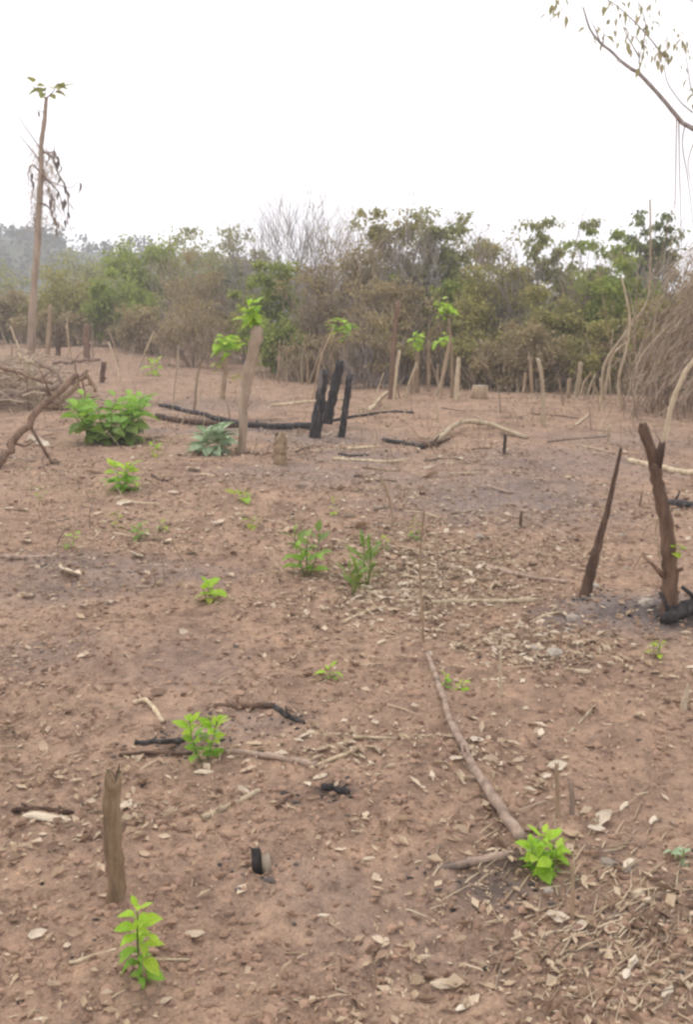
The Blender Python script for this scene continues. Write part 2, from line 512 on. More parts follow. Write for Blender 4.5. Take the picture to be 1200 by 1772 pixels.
HZ = hill_h(HX, HY)
ii = np.arange(59 * 120).reshape(59, 120)[:, :-1].ravel()
m, t, b, new, ln = nodes('wooded_hill')
tc = new('ShaderNodeTexCoord'); n = new('ShaderNodeTexNoise'); n.inputs['Scale'].default_value = .12; n.inputs['Detail'].default_value = 8
ln(tc.outputs['Object'], n.inputs['Vector'])
r = ramp(new, [(.35, (.04, .05, .03)), (.65, (.09, .10, .055))]); ln(n.outputs['Fac'], r.inputs[0]); ln(r.outputs[0], b.inputs['Base Color'])
b.inputs['Roughness'].default_value = 1
hill = np_mesh('hill', np.stack([HX.ravel(), HY.ravel(), HZ.ravel()], 1), np.stack([ii, ii + 1, ii + 121, ii + 120], 1), m, smooth=True)
tag(hill, 'hazy wooded hill beyond the scrub', kind='structure')


# ------------------------------------------------------------------ foliage by the thousand
def leaf_cloud(centres, size, droop=.3, aspect=.5, rs=nrs):
    """one small folded leaf per centre: 4 vertices, one quad"""
    n = len(centres)
    az = rs.uniform(0, 2 * np.pi, n)
    el = rs.normal(-droop, .55, n)
    d = np.stack([np.cos(az) * np.cos(el), np.sin(az) * np.cos(el), np.sin(el)], 1)
    up = rs.normal(0, 1, (n, 3)); up[:, 2] += 1.0
    s = np.cross(d, up); s /= (np.linalg.norm(s, axis=1, keepdims=True) + 1e-9)
    nn = np.cross(s, d)
    L = (size * rs.uniform(.55, 1.35, n))[:, None]
    W = L * aspect * rs.uniform(.7, 1.2, n)[:, None]
    a = centres; c = centres + d * L
    b_ = centres + d * L * .45 + s * W * .5 + nn * W * .18
    e = centres + d * L * .45 - s * W * .5 + nn * W * .18
    V = np.stack([a, b_, c, e], 1).reshape(-1, 3)
    F = np.arange(4 * n).reshape(n, 4)
    return V, F


def limb(mb, p, d, length, r0, depth, rg, tips, bend=.25, sides=5, kids=3, up=.15, seg=4):
    pts = [p]; q = p; dd = d.normalized()
    for i in range(seg):
        dd = (dd + Vector((rg.uniform(-bend, bend), rg.uniform(-bend, bend), rg.uniform(-bend, bend) + up * .4))).normalized()
        q = q + dd * length / seg
        pts.append(q)
    rad = [r0 * (1 - .72 * i / seg) for i in range(seg + 1)]
    mb.tube(pts, rad, sides, .1, cap=False, rg=rg)
    tips.append(q)
    if depth > 0:
        for k in range(kids):
            i = rg.randint(1, seg)
            nd = (dd + Vector((rg.uniform(-1, 1), rg.uniform(-1, 1), rg.uniform(-.3, .8))) * .85).normalized()
            limb(mb, pts[i], nd, length * rg.uniform(.45, .72), max(rad[i] * .62, .004), depth - 1, rg, tips, bend, max(3, sides - 1), kids, up, 3)


def shrub(name, label, cat, px, Y, top_py, wpx, leaves, n=3500, size=.10, nk=1.75, kind='bush', group=None, twigs=0, droop=.3, twigmat='twig', dens=1.0, low=.05, seed=0, depthk=.62, stem_mat='trunk'):
    rg = random.Random(seed * 77 + int(px) * 3 + int(Y * 10)); rs = np.random.RandomState((seed * 991 + int(px + 400) * 7 + int(Y * 13)) % 100000)
    Y *= .84 if px < 800 else .95
    size *= .9
    x = U(px, 560, Y).x
    base = Vector((x, Y, H(x, Y) - .04))
    topz = U(px, top_py, Y).z
    Hh = topz - base.z
    Wd = wpx / FOC * Y / 2
    root = empty(name, base)
    tag(root, label, cat, group)
    mb = MB(); tips = []
    ns = {'bush': 7, 'tree': 2, 'bare': 3, 'thin': 1}[kind]
    for k in range(ns):
        a = rg.uniform(0, 6.28)
        sp = {'bush': .55, 'tree': .22, 'bare': .3, 'thin': .08}[kind]
        d = Vector((math.cos(a) * sp * Wd / max(Hh * .5, .1), math.sin(a) * sp * Wd / max(Hh * .5, .1), 1))
        limb(mb, Vector((math.cos(a) * .08, math.sin(a) * .08, 0)), d, Hh * {'bush': .55, 'tree': .62, 'bare': .62, 'thin': .8}[kind] * rg.uniform(.8, 1.05),
             {'bush': .022, 'tree': .07, 'bare': .045, 'thin': .045}[kind] * (1 + Hh * .08), 3 if kind == 'bare' else 2, rg, tips, .22, 5, 4 if kind == 'bare' else 3)
    mb.build('trunk', M[stem_mat], root)
    if twigs:
        tb = MB()
        for k in range(twigs):
            a = rg.uniform(0, 6.28); rr = Wd * math.sqrt(rg.random()) * .95
            z0 = rg.uniform(.0, .55) * Hh if kind != 'bare' else rg.uniform(.35, .78) * Hh
            p0 = Vector((math.cos(a) * rr, math.sin(a) * rr * depthk, z0))
            ln_ = rg.uniform(.22, .5) * Hh * (1 - .45 * rr / Wd)
            d = Vector((rg.gauss(0, .35) + .25 * math.cos(a), rg.gauss(0, .35), 1)).normalized()
            p1 = p0 + d * ln_ * .5; p2 = p1 + (d + Vector((rg.gauss(0, .3), rg.gauss(0, .3), rg.gauss(-.1, .2)))).normalized() * ln_ * .5
            r0 = rg.uniform(.004, .011)
            tb.tube([p0, p1, p2], [r0, r0 * .7, r0 * .3], 3, 0, cap=False, rg=rg)
        tag(tb.build('twigs', M[twigmat], root), kind='stuff')
    if leaves and n:
        # clumps of leaves in an uneven crown
        n = int(n * nk)
        nc = max(20, int(34 + Hh * 12))
        C0 = []
        while len(C0) < nc:
            v = rs.uniform(-1, 1, 3)
            q = math.sqrt(v[0] ** 2 + v[1] ** 2 + (v[2] * .98) ** 2)
            if q > 1 or q < .25 and rs.rand() < .7: continue
            lump = 1 + .28 * float(pn(v[0] * 1.7 + seed, v[2] * 1.7 + px, 41))
            zc = low + (1 - low) * (v[2] * .5 + .5)
            taper = {'bush': 1.0 - .35 * max(0, zc - .5) * 2, 'tree': .45 + .55 * min(1, zc * 1.5), 'thin': .6 + .4 * zc, 'bare': 1}[kind]
            C0.append((v[0] * Wd * .9 * lump * taper, v[1] * Wd * .9 * depthk * taper, Hh * min(zc * lump, 1.02 - .05 * rs.rand())))
        C0 = np.array(C0)
        for tp in tips[::max(1, len(tips) // 25)]:
            C0 = np.vstack([C0, [[tp.x, tp.y, min(tp.z, Hh)]]])
        wts = rs.uniform(.3, 1.6, len(C0)); wts /= wts.sum()
        idx = rs.choice(len(C0), n, p=wts)
        rad = rs.uniform(.10, .22, len(C0)) * min(Wd * 1.1, Hh * .8) * dens
        off = rs.normal(0, 1, (n, 3)) * rad[idx][:, None] * .62
        off[:, 2] *= .7
        P = C0[idx] + off
        P[:, 2] = np.clip(P[:, 2], .03, None)
        V, F = leaf_cloud(P, size, droop, .5, rs)
        V[:, 2] = np.maximum(V[:, 2], .01)
        np_mesh('crown', V, F, M[leaves], root)
    return root


# canopy on the hill
n = 900
cx = nrs.uniform(-198, 100, n); cy = nrs.uniform(104, 200, n)
Pc = []
for a_, b_ in zip(cx, cy):
    z = float(hill_h(a_, b_)); rr = nrs.uniform(1.1, 2.3)
    q = nrs.normal(0, 1, (75, 3)); q /= np.linalg.norm(q, axis=1, keepdims=True) / nrs.uniform(.6, 1, (75, 1))
    Pc.append(np.stack([a_ + q[:, 0] * rr, b_ + q[:, 1] * rr, z + 1.3 + q[:, 2] * rr * nrs.uniform(.8, 1.3)], 1))
V, F = leaf_cloud(np.concatenate(Pc), .8, .1, .7)
tag(np_mesh('hill_forest', V, F, M['f_far']), 'far grey green forest covering the hazy hill', 'forest', kind='stuff')

SHRUBS = 'shrubs and trees along the edge of the clearing'
sh = lambda *a, **k: shrub(*a, group=SHRUBS, **k)
T = 'tree'; B = 'bush'
# --- far left, hazy rows
sh('broadleaf_tree', 'hazy grey green tree below the hill, just behind the tall bare trunk', T, 150, 64, 446, 190, 'f_grey', 2600, .26, kind='tree', seed=1)
sh('broadleaf_tree', 'hazy tree at the foot of the hill beyond the brush pile', T, -30, 62, 452, 210, 'f_grey', 2600, .26, kind='tree', seed=2)
sh('broadleaf_tree', 'hazy blue green tree standing between the hill and the rounded green tree', T, 232, 58, 440, 130, 'f_grey', 2200, .24, kind='tree', seed=3)
sh('broadleaf_tree', 'pale grey green tree with ragged top behind the bare brown saplings', T, 345, 56, 415, 170, 'f_grey', 2600, .24, kind='tree', seed=4, droop=.5)
sh('broadleaf_tree', 'grey green tree with spiky top next to the leafless grey tree', T, 420, 50, 402, 130, 'f_grey', 2400, .22, kind='tree', seed=5, droop=.5)
sh('scrub_bush', 'olive brown scrub bush at the foot of the tall bare trunk', B, 20, 40, 498, 190, 'f_brown', 3600, .16, twigs=160, seed=6)
sh('scrub_bush', 'yellowish olive scrub bush next to the tall bare trunk', B, 130, 39, 470, 170, 'f_olive', 4000, .16, twigs=120, seed=7)
sh('scrub_bush', 'brown dry scrub bush at the edge of the clearing behind the brush pile', B, -70, 38, 500, 170, 'f_brown', 3600, .16, twigs=160, seed=8)
sh('scrub_bush', 'low dry brown bush in front of the yellowish olive scrub', B, 90, 36, 535, 150, 'f_brown', 2600, .13, twigs=200, seed=9)
sh('broadleaf_tree', 'rounded dark green tree beside the bare brown saplings', T, 262, 40, 415, 150, 'f_green', 4600, .17, kind='tree', seed=10, low=.1)
sh('scrub_bush', 'green leafy bush below the rounded dark green tree', B, 205, 37, 470, 130, 'f_green', 3600, .15, twigs=60, seed=11)
sh('scrub_bush', 'brown leafless thicket bush below the rounded dark green tree', B, 255, 35, 525, 130, 'f_brown', 2400, .13, twigs=260, seed=12)
sh('dry_sapling_thicket', 'tall thicket of bare brown saplings beside the rounded dark green tree', 'thicket', 345, 34, 440, 130, 'f_brown', 1500, .12, twigs=420, seed=13, low=.3)
sh('dark_bush', 'dark green bush between sapling thicket and bright green bush', B, 395, 36, 450, 110, 'f_dark', 3000, .15, seed=14)
sh('dry_sapling_thicket', 'lower thicket of grey brown saplings on the bank behind the leafy stake', 'thicket', 330, 30, 520, 150, 'f_brown', 1500, .11, twigs=380, seed=15, low=.2)
# --- middle
sh('leafy_bush', 'bright green leafy bush behind the pale leafy stake', B, 470, 29, 462, 120, 'f_green', 5200, .14, seed=16, twigs=30)
sh('leafy_bush', 'low green bush at the field edge behind the charred posts', B, 492, 27, 545, 105, 'f_green', 2600, .12, seed=17)
sh('bare_tree', 'leafless pale grey tree with fine upright branches', T, 505, 33, 342, 130, None, 0, kind='bare', twigs=230, twigmat='greytwig', seed=18, stem_mat='grey')
sh('bare_tree', 'leafless grey tree with wide crown beside the big olive tree', T, 562, 32, 356, 140, 'f_grey', 260, .10, kind='bare', twigs=230, twigmat='greytwig', seed=19, stem_mat='grey')
sh('broadleaf_tree', 'tall olive tree with ragged crown, biggest in the tree line', T, 665, 28, 358, 165, 'f_olive', 6800, .14, kind='tree', seed=20, twigs=130, low=.18)
sh('broadleaf_tree', 'grey green tree with pointed top beside the biggest olive tree', T, 765, 27, 365, 120, 'f_grey', 4600, .14, kind='tree', seed=21, low=.2, droop=.6)
sh('leafy_bush', 'green bush low in the tree line above the leafy stakes', B, 775, 25.5, 470, 100, 'f_green', 3200, .12, seed=22, twigs=40)
sh('dry_sapling_thicket', 'tall brown thicket between bright green bush and biggest olive tree', 'thicket', 570, 27, 440, 140, 'f_brown', 2600, .11, twigs=480, seed=23, low=.15)
sh('dry_sapling_thicket', 'dense brown twig thicket under the biggest olive tree', 'thicket', 680, 25, 470, 170, 'f_brown', 3800, .11, twigs=420, seed=24, low=.1)
sh('dark_bush', 'dark grey brown bush right behind the three charred posts', B, 640, 22.5, 545, 110, 'f_brown', 2000, .09, twigs=360, seed=25, twigmat='greytwig')
# --- right
sh('broadleaf_tree', 'olive green tree between the pointed tree and the slender gappy tree', T, 845, 26, 388, 130, 'f_olive', 4200, .13, kind='tree', seed=26, low=.2, droop=.6)
sh('scrub_bush', 'wide olive brown bush behind the pale cut stump', B, 850, 21.5, 470, 210, 'f_olive', 6400, .11, twigs=260, seed=27)
sh('slender_tree', 'slender gappy tree with two thin trunks and drooping leaves against the sky', T, 935, 25, 392, 105, 'f_grey', 1500, .15, kind='thin', seed=28, droop=.9, low=.4, dens=.8)
sh('slender_tree', 'short slender tree with scattered drooping leaves beside the gappy tree', T, 985, 25.5, 420, 80, 'f_green', 900, .15, kind='thin', seed=29, droop=.9, low=.4, dens=.8)
sh('scrub_bush', 'dense dark olive bush with dry patches near the short stubs', B, 955, 20.5, 505, 190, 'f_olive', 6000, .10, twigs=240, seed=30)
sh('scrub_bush', 'low dry brown bush in front of the dark olive bush', B, 905, 19.3, 560, 190, 'f_brown', 4200, .09, twigs=320, seed=31)
sh('broadleaf_tree', 'leafy green tree with drooping sprays beside the tall dark drooping tree', T, 1045, 24, 402, 105, 'f_green', 3600, .14, kind='tree', seed=32, droop=.9, low=.3)
sh('broadleaf_tree', 'tall dark drooping tree behind the bent pale saplings', T, 1115, 24.5, 368, 110, 'f_dark', 2600, .16, kind='tree', seed=33, droop=1.0, low=.4, dens=.85)
sh('leafy_bush', 'green olive bush behind the bent pale saplings', B, 1070, 20.5, 455, 170, 'f_green', 6000, .11, twigs=80, seed=34)
sh('scrub_bush', 'dark olive bush at the base of the bent pale saplings', B, 1040, 18.8, 545, 130, 'f_olive', 3800, .09, twigs=220, seed=35)
sh('scrub_bush', 'brown green bush behind the leaning heap of dry brushwood', B, 1170, 19.5, 480, 180, 'f_olive', 5000, .11, twigs=200, seed=36)
sh('scrub_bush', 'tall brown bush past the leaning heap of dry brushwood', B, 1275, 19, 440, 190, 'f_brown', 4600, .12, twigs=200, seed=37)

for k, (px, Y, tp, wp, lab) in enumerate([
    (300, 39, 425, 90, 'bare twiggy sapling rising through the rounded dark green tree'),
    (425, 33, 415, 90, 'bare twiggy sapling rising behind the bright green bush'),
    (620, 27, 372, 90, 'bare twiggy sapling between the leafless trees and the biggest olive tree'),
    (715, 26, 375, 90, 'bare twiggy sapling between biggest olive tree and pointed tree'),
    (805, 25, 385, 80, 'bare twiggy sapling beside the pointed grey green tree'),
    (890, 21.5, 425, 100, 'bare twiggy sapling above the wide olive brown bush'),
    (1010, 21, 440, 90, 'bare twiggy sapling above the dense dark olive bush'),
    (1150, 20, 420, 90, 'bare twiggy sapling above the brushwood heap')]):
    sh('bare_sapling', lab, T, px, Y, tp, wp, 'f_brown', 180, .09, kind='bare', twigs=150, twigmat='greytwig' if k % 2 else 'twig', seed=80 + k, stem_mat='grey')
for k, (px, Y, tp, wp, lf) in enumerate([(-190, 40, 480, 190, 'f_olive'), (-330, 41, 470, 210, 'f_green'), (-480, 42, 475, 220, 'f_olive'), (-640, 44, 470, 230, 'f_brown'), (1400, 19.5, 450, 210, 'f_olive'), (1560, 20, 455, 220, 'f_green'), (1730, 21, 450, 230, 'f_olive')]):
    sh('scrub_bush', 'scrub bush continuing the edge of the clearing beyond the ' + ('brush pile' if px < 0 else 'overhanging tree'), B, px, Y, tp, wp, lf, 3200, .14, twigs=140, seed=95 + k)
# --- dry brush at the foot of the scrub
for k, (px, Y, tp, wp, lf, nl, tw, lab) in enumerate([
    (520, 25.5, 585, 90, 'f_brown', 700, 260, 'low tangle of tan twigs in front of the bright green bush'),
    (600, 25, 560, 100, 'f_brown', 900, 320, 'tan twig tangle behind the grey stake with flat tuft'),
    (690, 24.6, 545, 110, 'f_olive', 1300, 320, 'olive and tan brush behind the broken brown trunk'),
    (760, 24.2, 560, 100, 'f_brown', 1100, 300, 'dry tan brush behind the thin curved stake'),
    (820, 20.6, 560, 110, 'f_olive', 1700, 260, 'olive brush right behind the smooth pale stake'),
    (1000, 20.0, 575, 110, 'f_brown', 1300, 280, 'dry brown brush right behind the forked stub'),
    (1100, 18.6, 560, 120, 'f_brown', 1300, 320, 'dry tan brush between bent saplings and brushwood heap'),
    (430, 33, 520, 110, 'f_olive', 1600, 240, 'olive brush behind the thin grey stem with lime leaves'),
    (200, 40, 540, 130, 'f_brown', 1400, 320, 'low tan brush below the rounded dark green tree'),
    (30, 39, 540, 150, 'f_brown', 1400, 340, 'low tan brush in front of the tall bare trunk'),
]):
    sh('dry_brush', lab, 'brush', px, Y, tp, wp, lf, nl, .10, twigs=tw, seed=50 + k)

# ------------------------------------------------------------------ air
def haze_box(lo, hi, dens, col):
    v = [(x, y, z) for x in (lo[0], hi[0]) for y in (lo[1], hi[1]) for z in (lo[2], hi[2])]
    f = [(0, 1, 3, 2), (4, 6, 7, 5), (0, 4, 5, 1), (2, 3, 7, 6), (0, 2, 6, 4), (1, 5, 7, 3)]
    me = bpy.data.meshes.new('haze'); me.from_pydata(v, [], f)
    mm = bpy.data.materials.new('haze_air'); mm.use_nodes = True; tt = mm.node_tree
    tt.nodes.remove(tt.nodes['Principled BSDF'])
    pv = tt.nodes.new('ShaderNodeVolumePrincipled')
    pv.inputs['Color'].default_value = (*col, 1); pv.inputs['Density'].default_value = dens
    tt.links.new(pv.outputs[0], tt.nodes['Material Output'].inputs['Volume'])
    me.materials.append(mm)
    o = bpy.data.objects.new('haze', me); C.objects.link(o)
    tag(o, 'pale smoky haze over the clearing', kind='stuff')


haze_box((-235, -45, -12), (235, 285, 27), .0027, (.89, .93, 1.0))


# ------------------------------------------------------------------ leaves, seedlings
def leaf_mesh(name, mat, wid=.62, fold=.18, droop=.25, lobes=0, pet=.22, rg=rnd):
    rows = [(0, .05), (.14, .62), (.32, .96), (.5, 1.0), (.7, .74), (.87, .36), (1, .02)]
    v = []; f = []
    for (t, wv) in rows:
        ww = wv * wid * .5 * rg.uniform(.9, 1.1)
        if lobes: ww *= 1 + .28 * math.cos(t * lobes * 6.28)
        z = -droop * t * t
        x = pet + t
        v += [(x, -ww, z + fold * ww * 2 + rg.uniform(-.02, .02)), (x, 0, z), (x, ww, z + fold * ww * 2 + rg.uniform(-.02, .02))]
    for i in range(len(rows) - 1):
        a = i * 3
        f += [(a, a + 1, a + 4, a + 3), (a + 1, a + 2, a + 5, a + 4)]
    k = len(v)
    v += [(0, -.018, 0), (0, .018, 0), (pet + .05, .014, 0.0), (pet + .05, -.014, 0.0)]
    f += [(k, k + 3, k + 2, k + 1)]
    me = bpy.data.meshes.new(name); me.from_pydata(v, [], f); me.materials.append(mat)
    me.polygons.foreach_set('use_smooth', [True] * len(f))
    return me


LM = {}
for key in ('lime', 'green', 'mid', 'bluegreen', 'yellow'):
    LM[key] = [leaf_mesh('leaf', M[key], wid=rnd.uniform(.5, .72), fold=rnd.uniform(.08, .25), droop=rnd.uniform(.1, .45)) for _ in range(4)]
LM['slim'] = [leaf_mesh('leaf', M['mid'], wid=.24, droop=rnd.uniform(.1, .5)) for _ in range(3)]
LM['slimy'] = [leaf_mesh('leaf', M['yellow'], wid=.2, droop=rnd.uniform(.1, .5)) for _ in range(3)]
LM['dead'] = [leaf_mesh('leaf', M['dead'], wid=rnd.uniform(.3, .5), fold=.35, droop=rnd.uniform(.3, .7)) for _ in range(4)]
LM['hang'] = [leaf_mesh('leaf', M['hang'], wid=rnd.uniform(.3, .45), fold=.25, droop=rnd.uniform(.2, .6)) for _ in range(4)]


def add_leaf(parent, mesh, loc, az, pitch, roll, size, name='leaf'):
    o = bpy.data.objects.new(name, mesh)
    C.objects.link(o)
    o.parent = parent
    o.location = loc
    o.rotation_euler = (roll, -pitch, az)
    o.scale = (size,) * 3
    return o


def leafy_shoot(root, p0, p1, n, size, young, old, rg, pitch0=-.25, pitch1=.9, start=.12):
    for i in range(n):
        t = start + (1 - start) * (i + .4) / n
        p = p0.lerp(p1, t)
        az = i * 2.39996 + rg.uniform(-.4, .4)
        pit = pitch0 + (pitch1 - pitch0) * t ** 1.6 + rg.uniform(-.22, .22)
        mesh = rg.choice(LM[young] if t > rg.uniform(.35, .7) else LM[old])
        add_leaf(root, mesh, p, az, pit, rg.uniform(-.6, .6), size * rg.uniform(.5, 1.25) * (1 - .35 * max(0, t - .7) / .3))


def seedling(label, px, py, top, wpx, n, stems=1, young='lime', old='green', name='seedling', cat='seedling', group=None, lean=0, spread=.5, leafk=.55, p0=-.25, p1=.9):
    rg = random.Random(int(px * 13 + py)); b0 = G(px, py)
    b0.z -= .012
    k = b0.y / FOC * 1.03
    Hh = (py - top) * k; W = wpx * k
    root = empty(name, b0); tag(root, label, cat, group)
    leafL = W * leafk
    for s in range(stems):
        a = s * 2.4 + rg.uniform(0, 1)
        off = Vector((math.cos(a), math.sin(a), 0)) * W * spread * (.18 if stems > 1 else 0) * rg.uniform(.5, 1)
        tip = off * 2.4 + Vector((lean * W, 0, Hh * (rg.uniform(.68, .95) if stems > 1 else .93)))
        st = MB()
        mid = off.lerp(tip, .5) + Vector((rg.uniform(-.03, .03), rg.uniform(-.03, .03), 0)) * Hh
        r0 = max(.0035, Hh * .016)
        st.tube(catmull([off * .4, mid, tip], 3), [r0 * (1 - .6 * i / 6) for i in range(7)], 5, .08, rg=rg)
        so = st.build('stem', M['mid'] if young != 'yellow' else M['straw'], root)
        leafy_shoot(so, off * .7, tip, max(3, int(n * 1.5) // stems), leafL * 1.12, young, old, rg, p0, p1)
    return root


# ------------------------------------------------------------------ sticks, poles and posts
def lying(name, label, cat, pix, r0, r1, mat, lift=0.0, arch=0.0, group=None, jag=.012, sides=8, knots=2, seed=0, sink=.35):
    rg = random.Random(int(pix[0][0] * 31 + pix[0][1]) + seed)
    gp = [G(*p) for p in pix]
    pts = catmull(gp, 5 if len(gp) > 2 else 6)
    n = len(pts); out_ = []
    for i, p in enumerate(pts):
        t = i / (n - 1); r = r0 + (r1 - r0) * t
        z = H(p.x, p.y) + r * (1 - sink) + lift * t + arch * math.sin(math.pi * t)
        out_.append(Vector((p.x + rg.gauss(0, r * .22), p.y + rg.gauss(0, r * .22), z + rg.uniform(-.1, .1) * r)))
    rad = [(r0 + (r1 - r0) * i / (n - 1)) * rg.uniform(.9, 1.1) for i in range(n)]
    for _ in range(knots):
        rad[rg.randint(1, n - 2)] *= 1.22
    mb = MB(); mb.tube(out_, rad, sides, .1, jag=jag, rg=rg)
    # short broken twig stubs along it
    for _ in range(knots):
        i = rg.randint(1, n - 2)
        d = Vector((rg.uniform(-1, 1), rg.uniform(-1, 1), rg.uniform(.2, .9))).normalized()
        L = rad[i] * rg.uniform(2, 4.5)
        mb.tube([out_[i], out_[i] + d * L * .6, out_[i] + d * L], [rad[i] * .45, rad[i] * .35, rad[i] * .25], 5, .15, rg=rg)
    o = mb.build(name, M[mat] if isinstance(mat, str) else mat, org=tuple(out_[0]))
    return tag(o, label, cat, group)


def post_pts(px, py, pts, rg, depth=0.0, sink=.06):
    b0 = G(px, py)
    P = [Vector((b0.x, b0.y, b0.z - sink))]
    for k, (qx, qy) in enumerate(pts):
        P.append(U(qx, qy, b0.y + depth * (k + 1)))
    return b0, P


def post(name, label, cat, px, py, pts, r0, r1, mat, group=None, jag=.03, sides=12, knots=2, depth=0.0, parent=None, wob=.035, pname='post'):
    rg = random.Random(int(px * 17 + py * 3))
    b0, P = post_pts(px, py, pts, rg, depth)
    c = catmull(P, 8)
    n = len(c)
    rad = [(r0 + (r1 - r0) * i / (n - 1)) * rg.uniform(.95, 1.05) for i in range(n)]
    rad = [sum(rad[max(0, i - 2):i + 3]) / len(rad[max(0, i - 2):i + 3]) for i in range(n)]
    rad[0] *= 1.12
    if mat in ('char', 'stump'): knots = 0
    ph = rg.uniform(0, 6.28); fq = rg.uniform(4, 8)
    for i in range(1, n - 1): c[i] += Vector((rg.gauss(0, .10) + .15 * math.sin(ph + fq * i / n), rg.gauss(0, .10) + .15 * math.cos(ph + fq * i / n), 0)) * rad[i]
    mb = MB(); mb.tube(c, rad, sides, wob, jag=jag, rg=rg, groove=.07 if mat in ('char', 'stump') else .12)
    for _ in range(knots):
        i = rg.randint(1, n - 2)
        a = rg.uniform(0, 6.28); d = Vector((math.cos(a), math.sin(a), rg.uniform(.2, .8))).normalized()
        mb.tube([c[i], c[i] + d * rad[i] * rg.uniform(1.6, 2.6)], [rad[i] * .45, rad[i] * .28], 5, .2, rg=rg)
    if parent is None:
        o = mb.build(name, M[mat], org=tuple(b0))
        return tag(o, label, cat, group)
    mb.v = [tuple(Vector(v) - parent.location) for v in mb.v]
    return mb.build(pname, M[mat], parent)


def leafy_stake(label, px, py, pts, r0, r1, mat, tufts, name='sprouting_stake', depth=0.0):
    """tufts: (px, py, width px, leaves, palette)"""
    b0 = G(px, py); root = empty(name, b0); tag(root, label, 'stake', 'stakes and poles left standing in the clearing')
    post(name, None, None, px, py, pts, r0, r1, mat, parent=root, depth=depth)
    rg = random.Random(px)
    for (qx, qy, wv, n, pal) in tufts:
        c = U(qx, qy, b0.y) - b0; W = wv / FOC * b0.y
        for i in range(n * 2):
            q = c + Vector((rg.gauss(0, .13), rg.gauss(0, .13), rg.gauss(0, .2))) * W
            add_leaf(root, rg.choice(LM[pal]), q, rg.uniform(0, 6.28), rg.uniform(-.5, .8), rg.uniform(-.4, .4), W * rg.uniform(.36, .58))
    return root


marks = {nm: G(*p) for nm, p in {
    'the long curved pole': (800, 1310), 'the tall fresh seedling': (246, 1700), 'the round green seedling': (945, 1500), 'the lime seedling': (350, 1315),
    'the lone lime sprout': (570, 1172), 'the olive brown stump': (197, 1500), 'the small burnt block': (455, 1500), 'the fork of sticks': (570, 1320), 'the leaning burnt stake': (1010, 1040),
    'the forked post': (1150, 1090), 'the pale straight pole': (840, 1045), 'the slender green plants': (620, 1015), 'the dark stemmed plant': (530, 985), 'the lone brown stick': (60, 966),
    'the wide leafy bush': (190, 780), 'the yellow green seedling': (215, 850), 'the dark green sprout': (242, 930), 'the charred posts': (570, 770), 'the arched pole': (820, 770),
    'the short dark stump': (484, 815), 'the grey burnt soil': (890, 850), 'the tall thin dry stalk': (735, 1080), 'the slim leaning dry stalk': (680, 890), 'the pale pointed splinter': (1180, 1235),
    'the open soil sprout': (362, 1042), 'the faint grey green seedling': (1180, 1480), 'the two pale split chips': (70, 1420)}.items()}


def near(p):
    return min(marks, key=lambda k: (marks[k] - p).length)



# ================================================================== FOREGROUND
seedling('tall fresh green seedling with stacked broad leaves beside the olive brown stump', 246, 1700, 1506, 84, 30, 1, leafk=.38, p0=-.45, p1=.7)
seedling('bright lime seedling with two shoots beside the dark bent sticks', 352, 1318, 1222, 70, 34, 2, leafk=.36, spread=1.2, p0=.2, p1=1.0)
seedling('round bright green seedling at the thick end of the long curved pole', 945, 1506, 1422, 84, 40, 5, leafk=.36, young='lime', old='green', spread=.9)
seedling('tiny lime sprout alone on bare earth', 570, 1172, 1148, 34, 6, 1, leafk=.55)
seedling('tiny yellow lime sprout beside the thin end of the long curved pole', 772, 1188, 1160, 34, 7, 1, leafk=.5)
seedling('flat little sprout with pale leaves next to the yellow lime sprout', 800, 1190, 1174, 26, 5, 1, leafk=.5, old='lime')
post('old_stump', 'short olive brown stump with pale broken top beside tall fresh seedling', 'stump', 197, 1560, [(196, 1450), (195, 1342)], .0255, .0225, 'stump', jag=.03, knots=3)

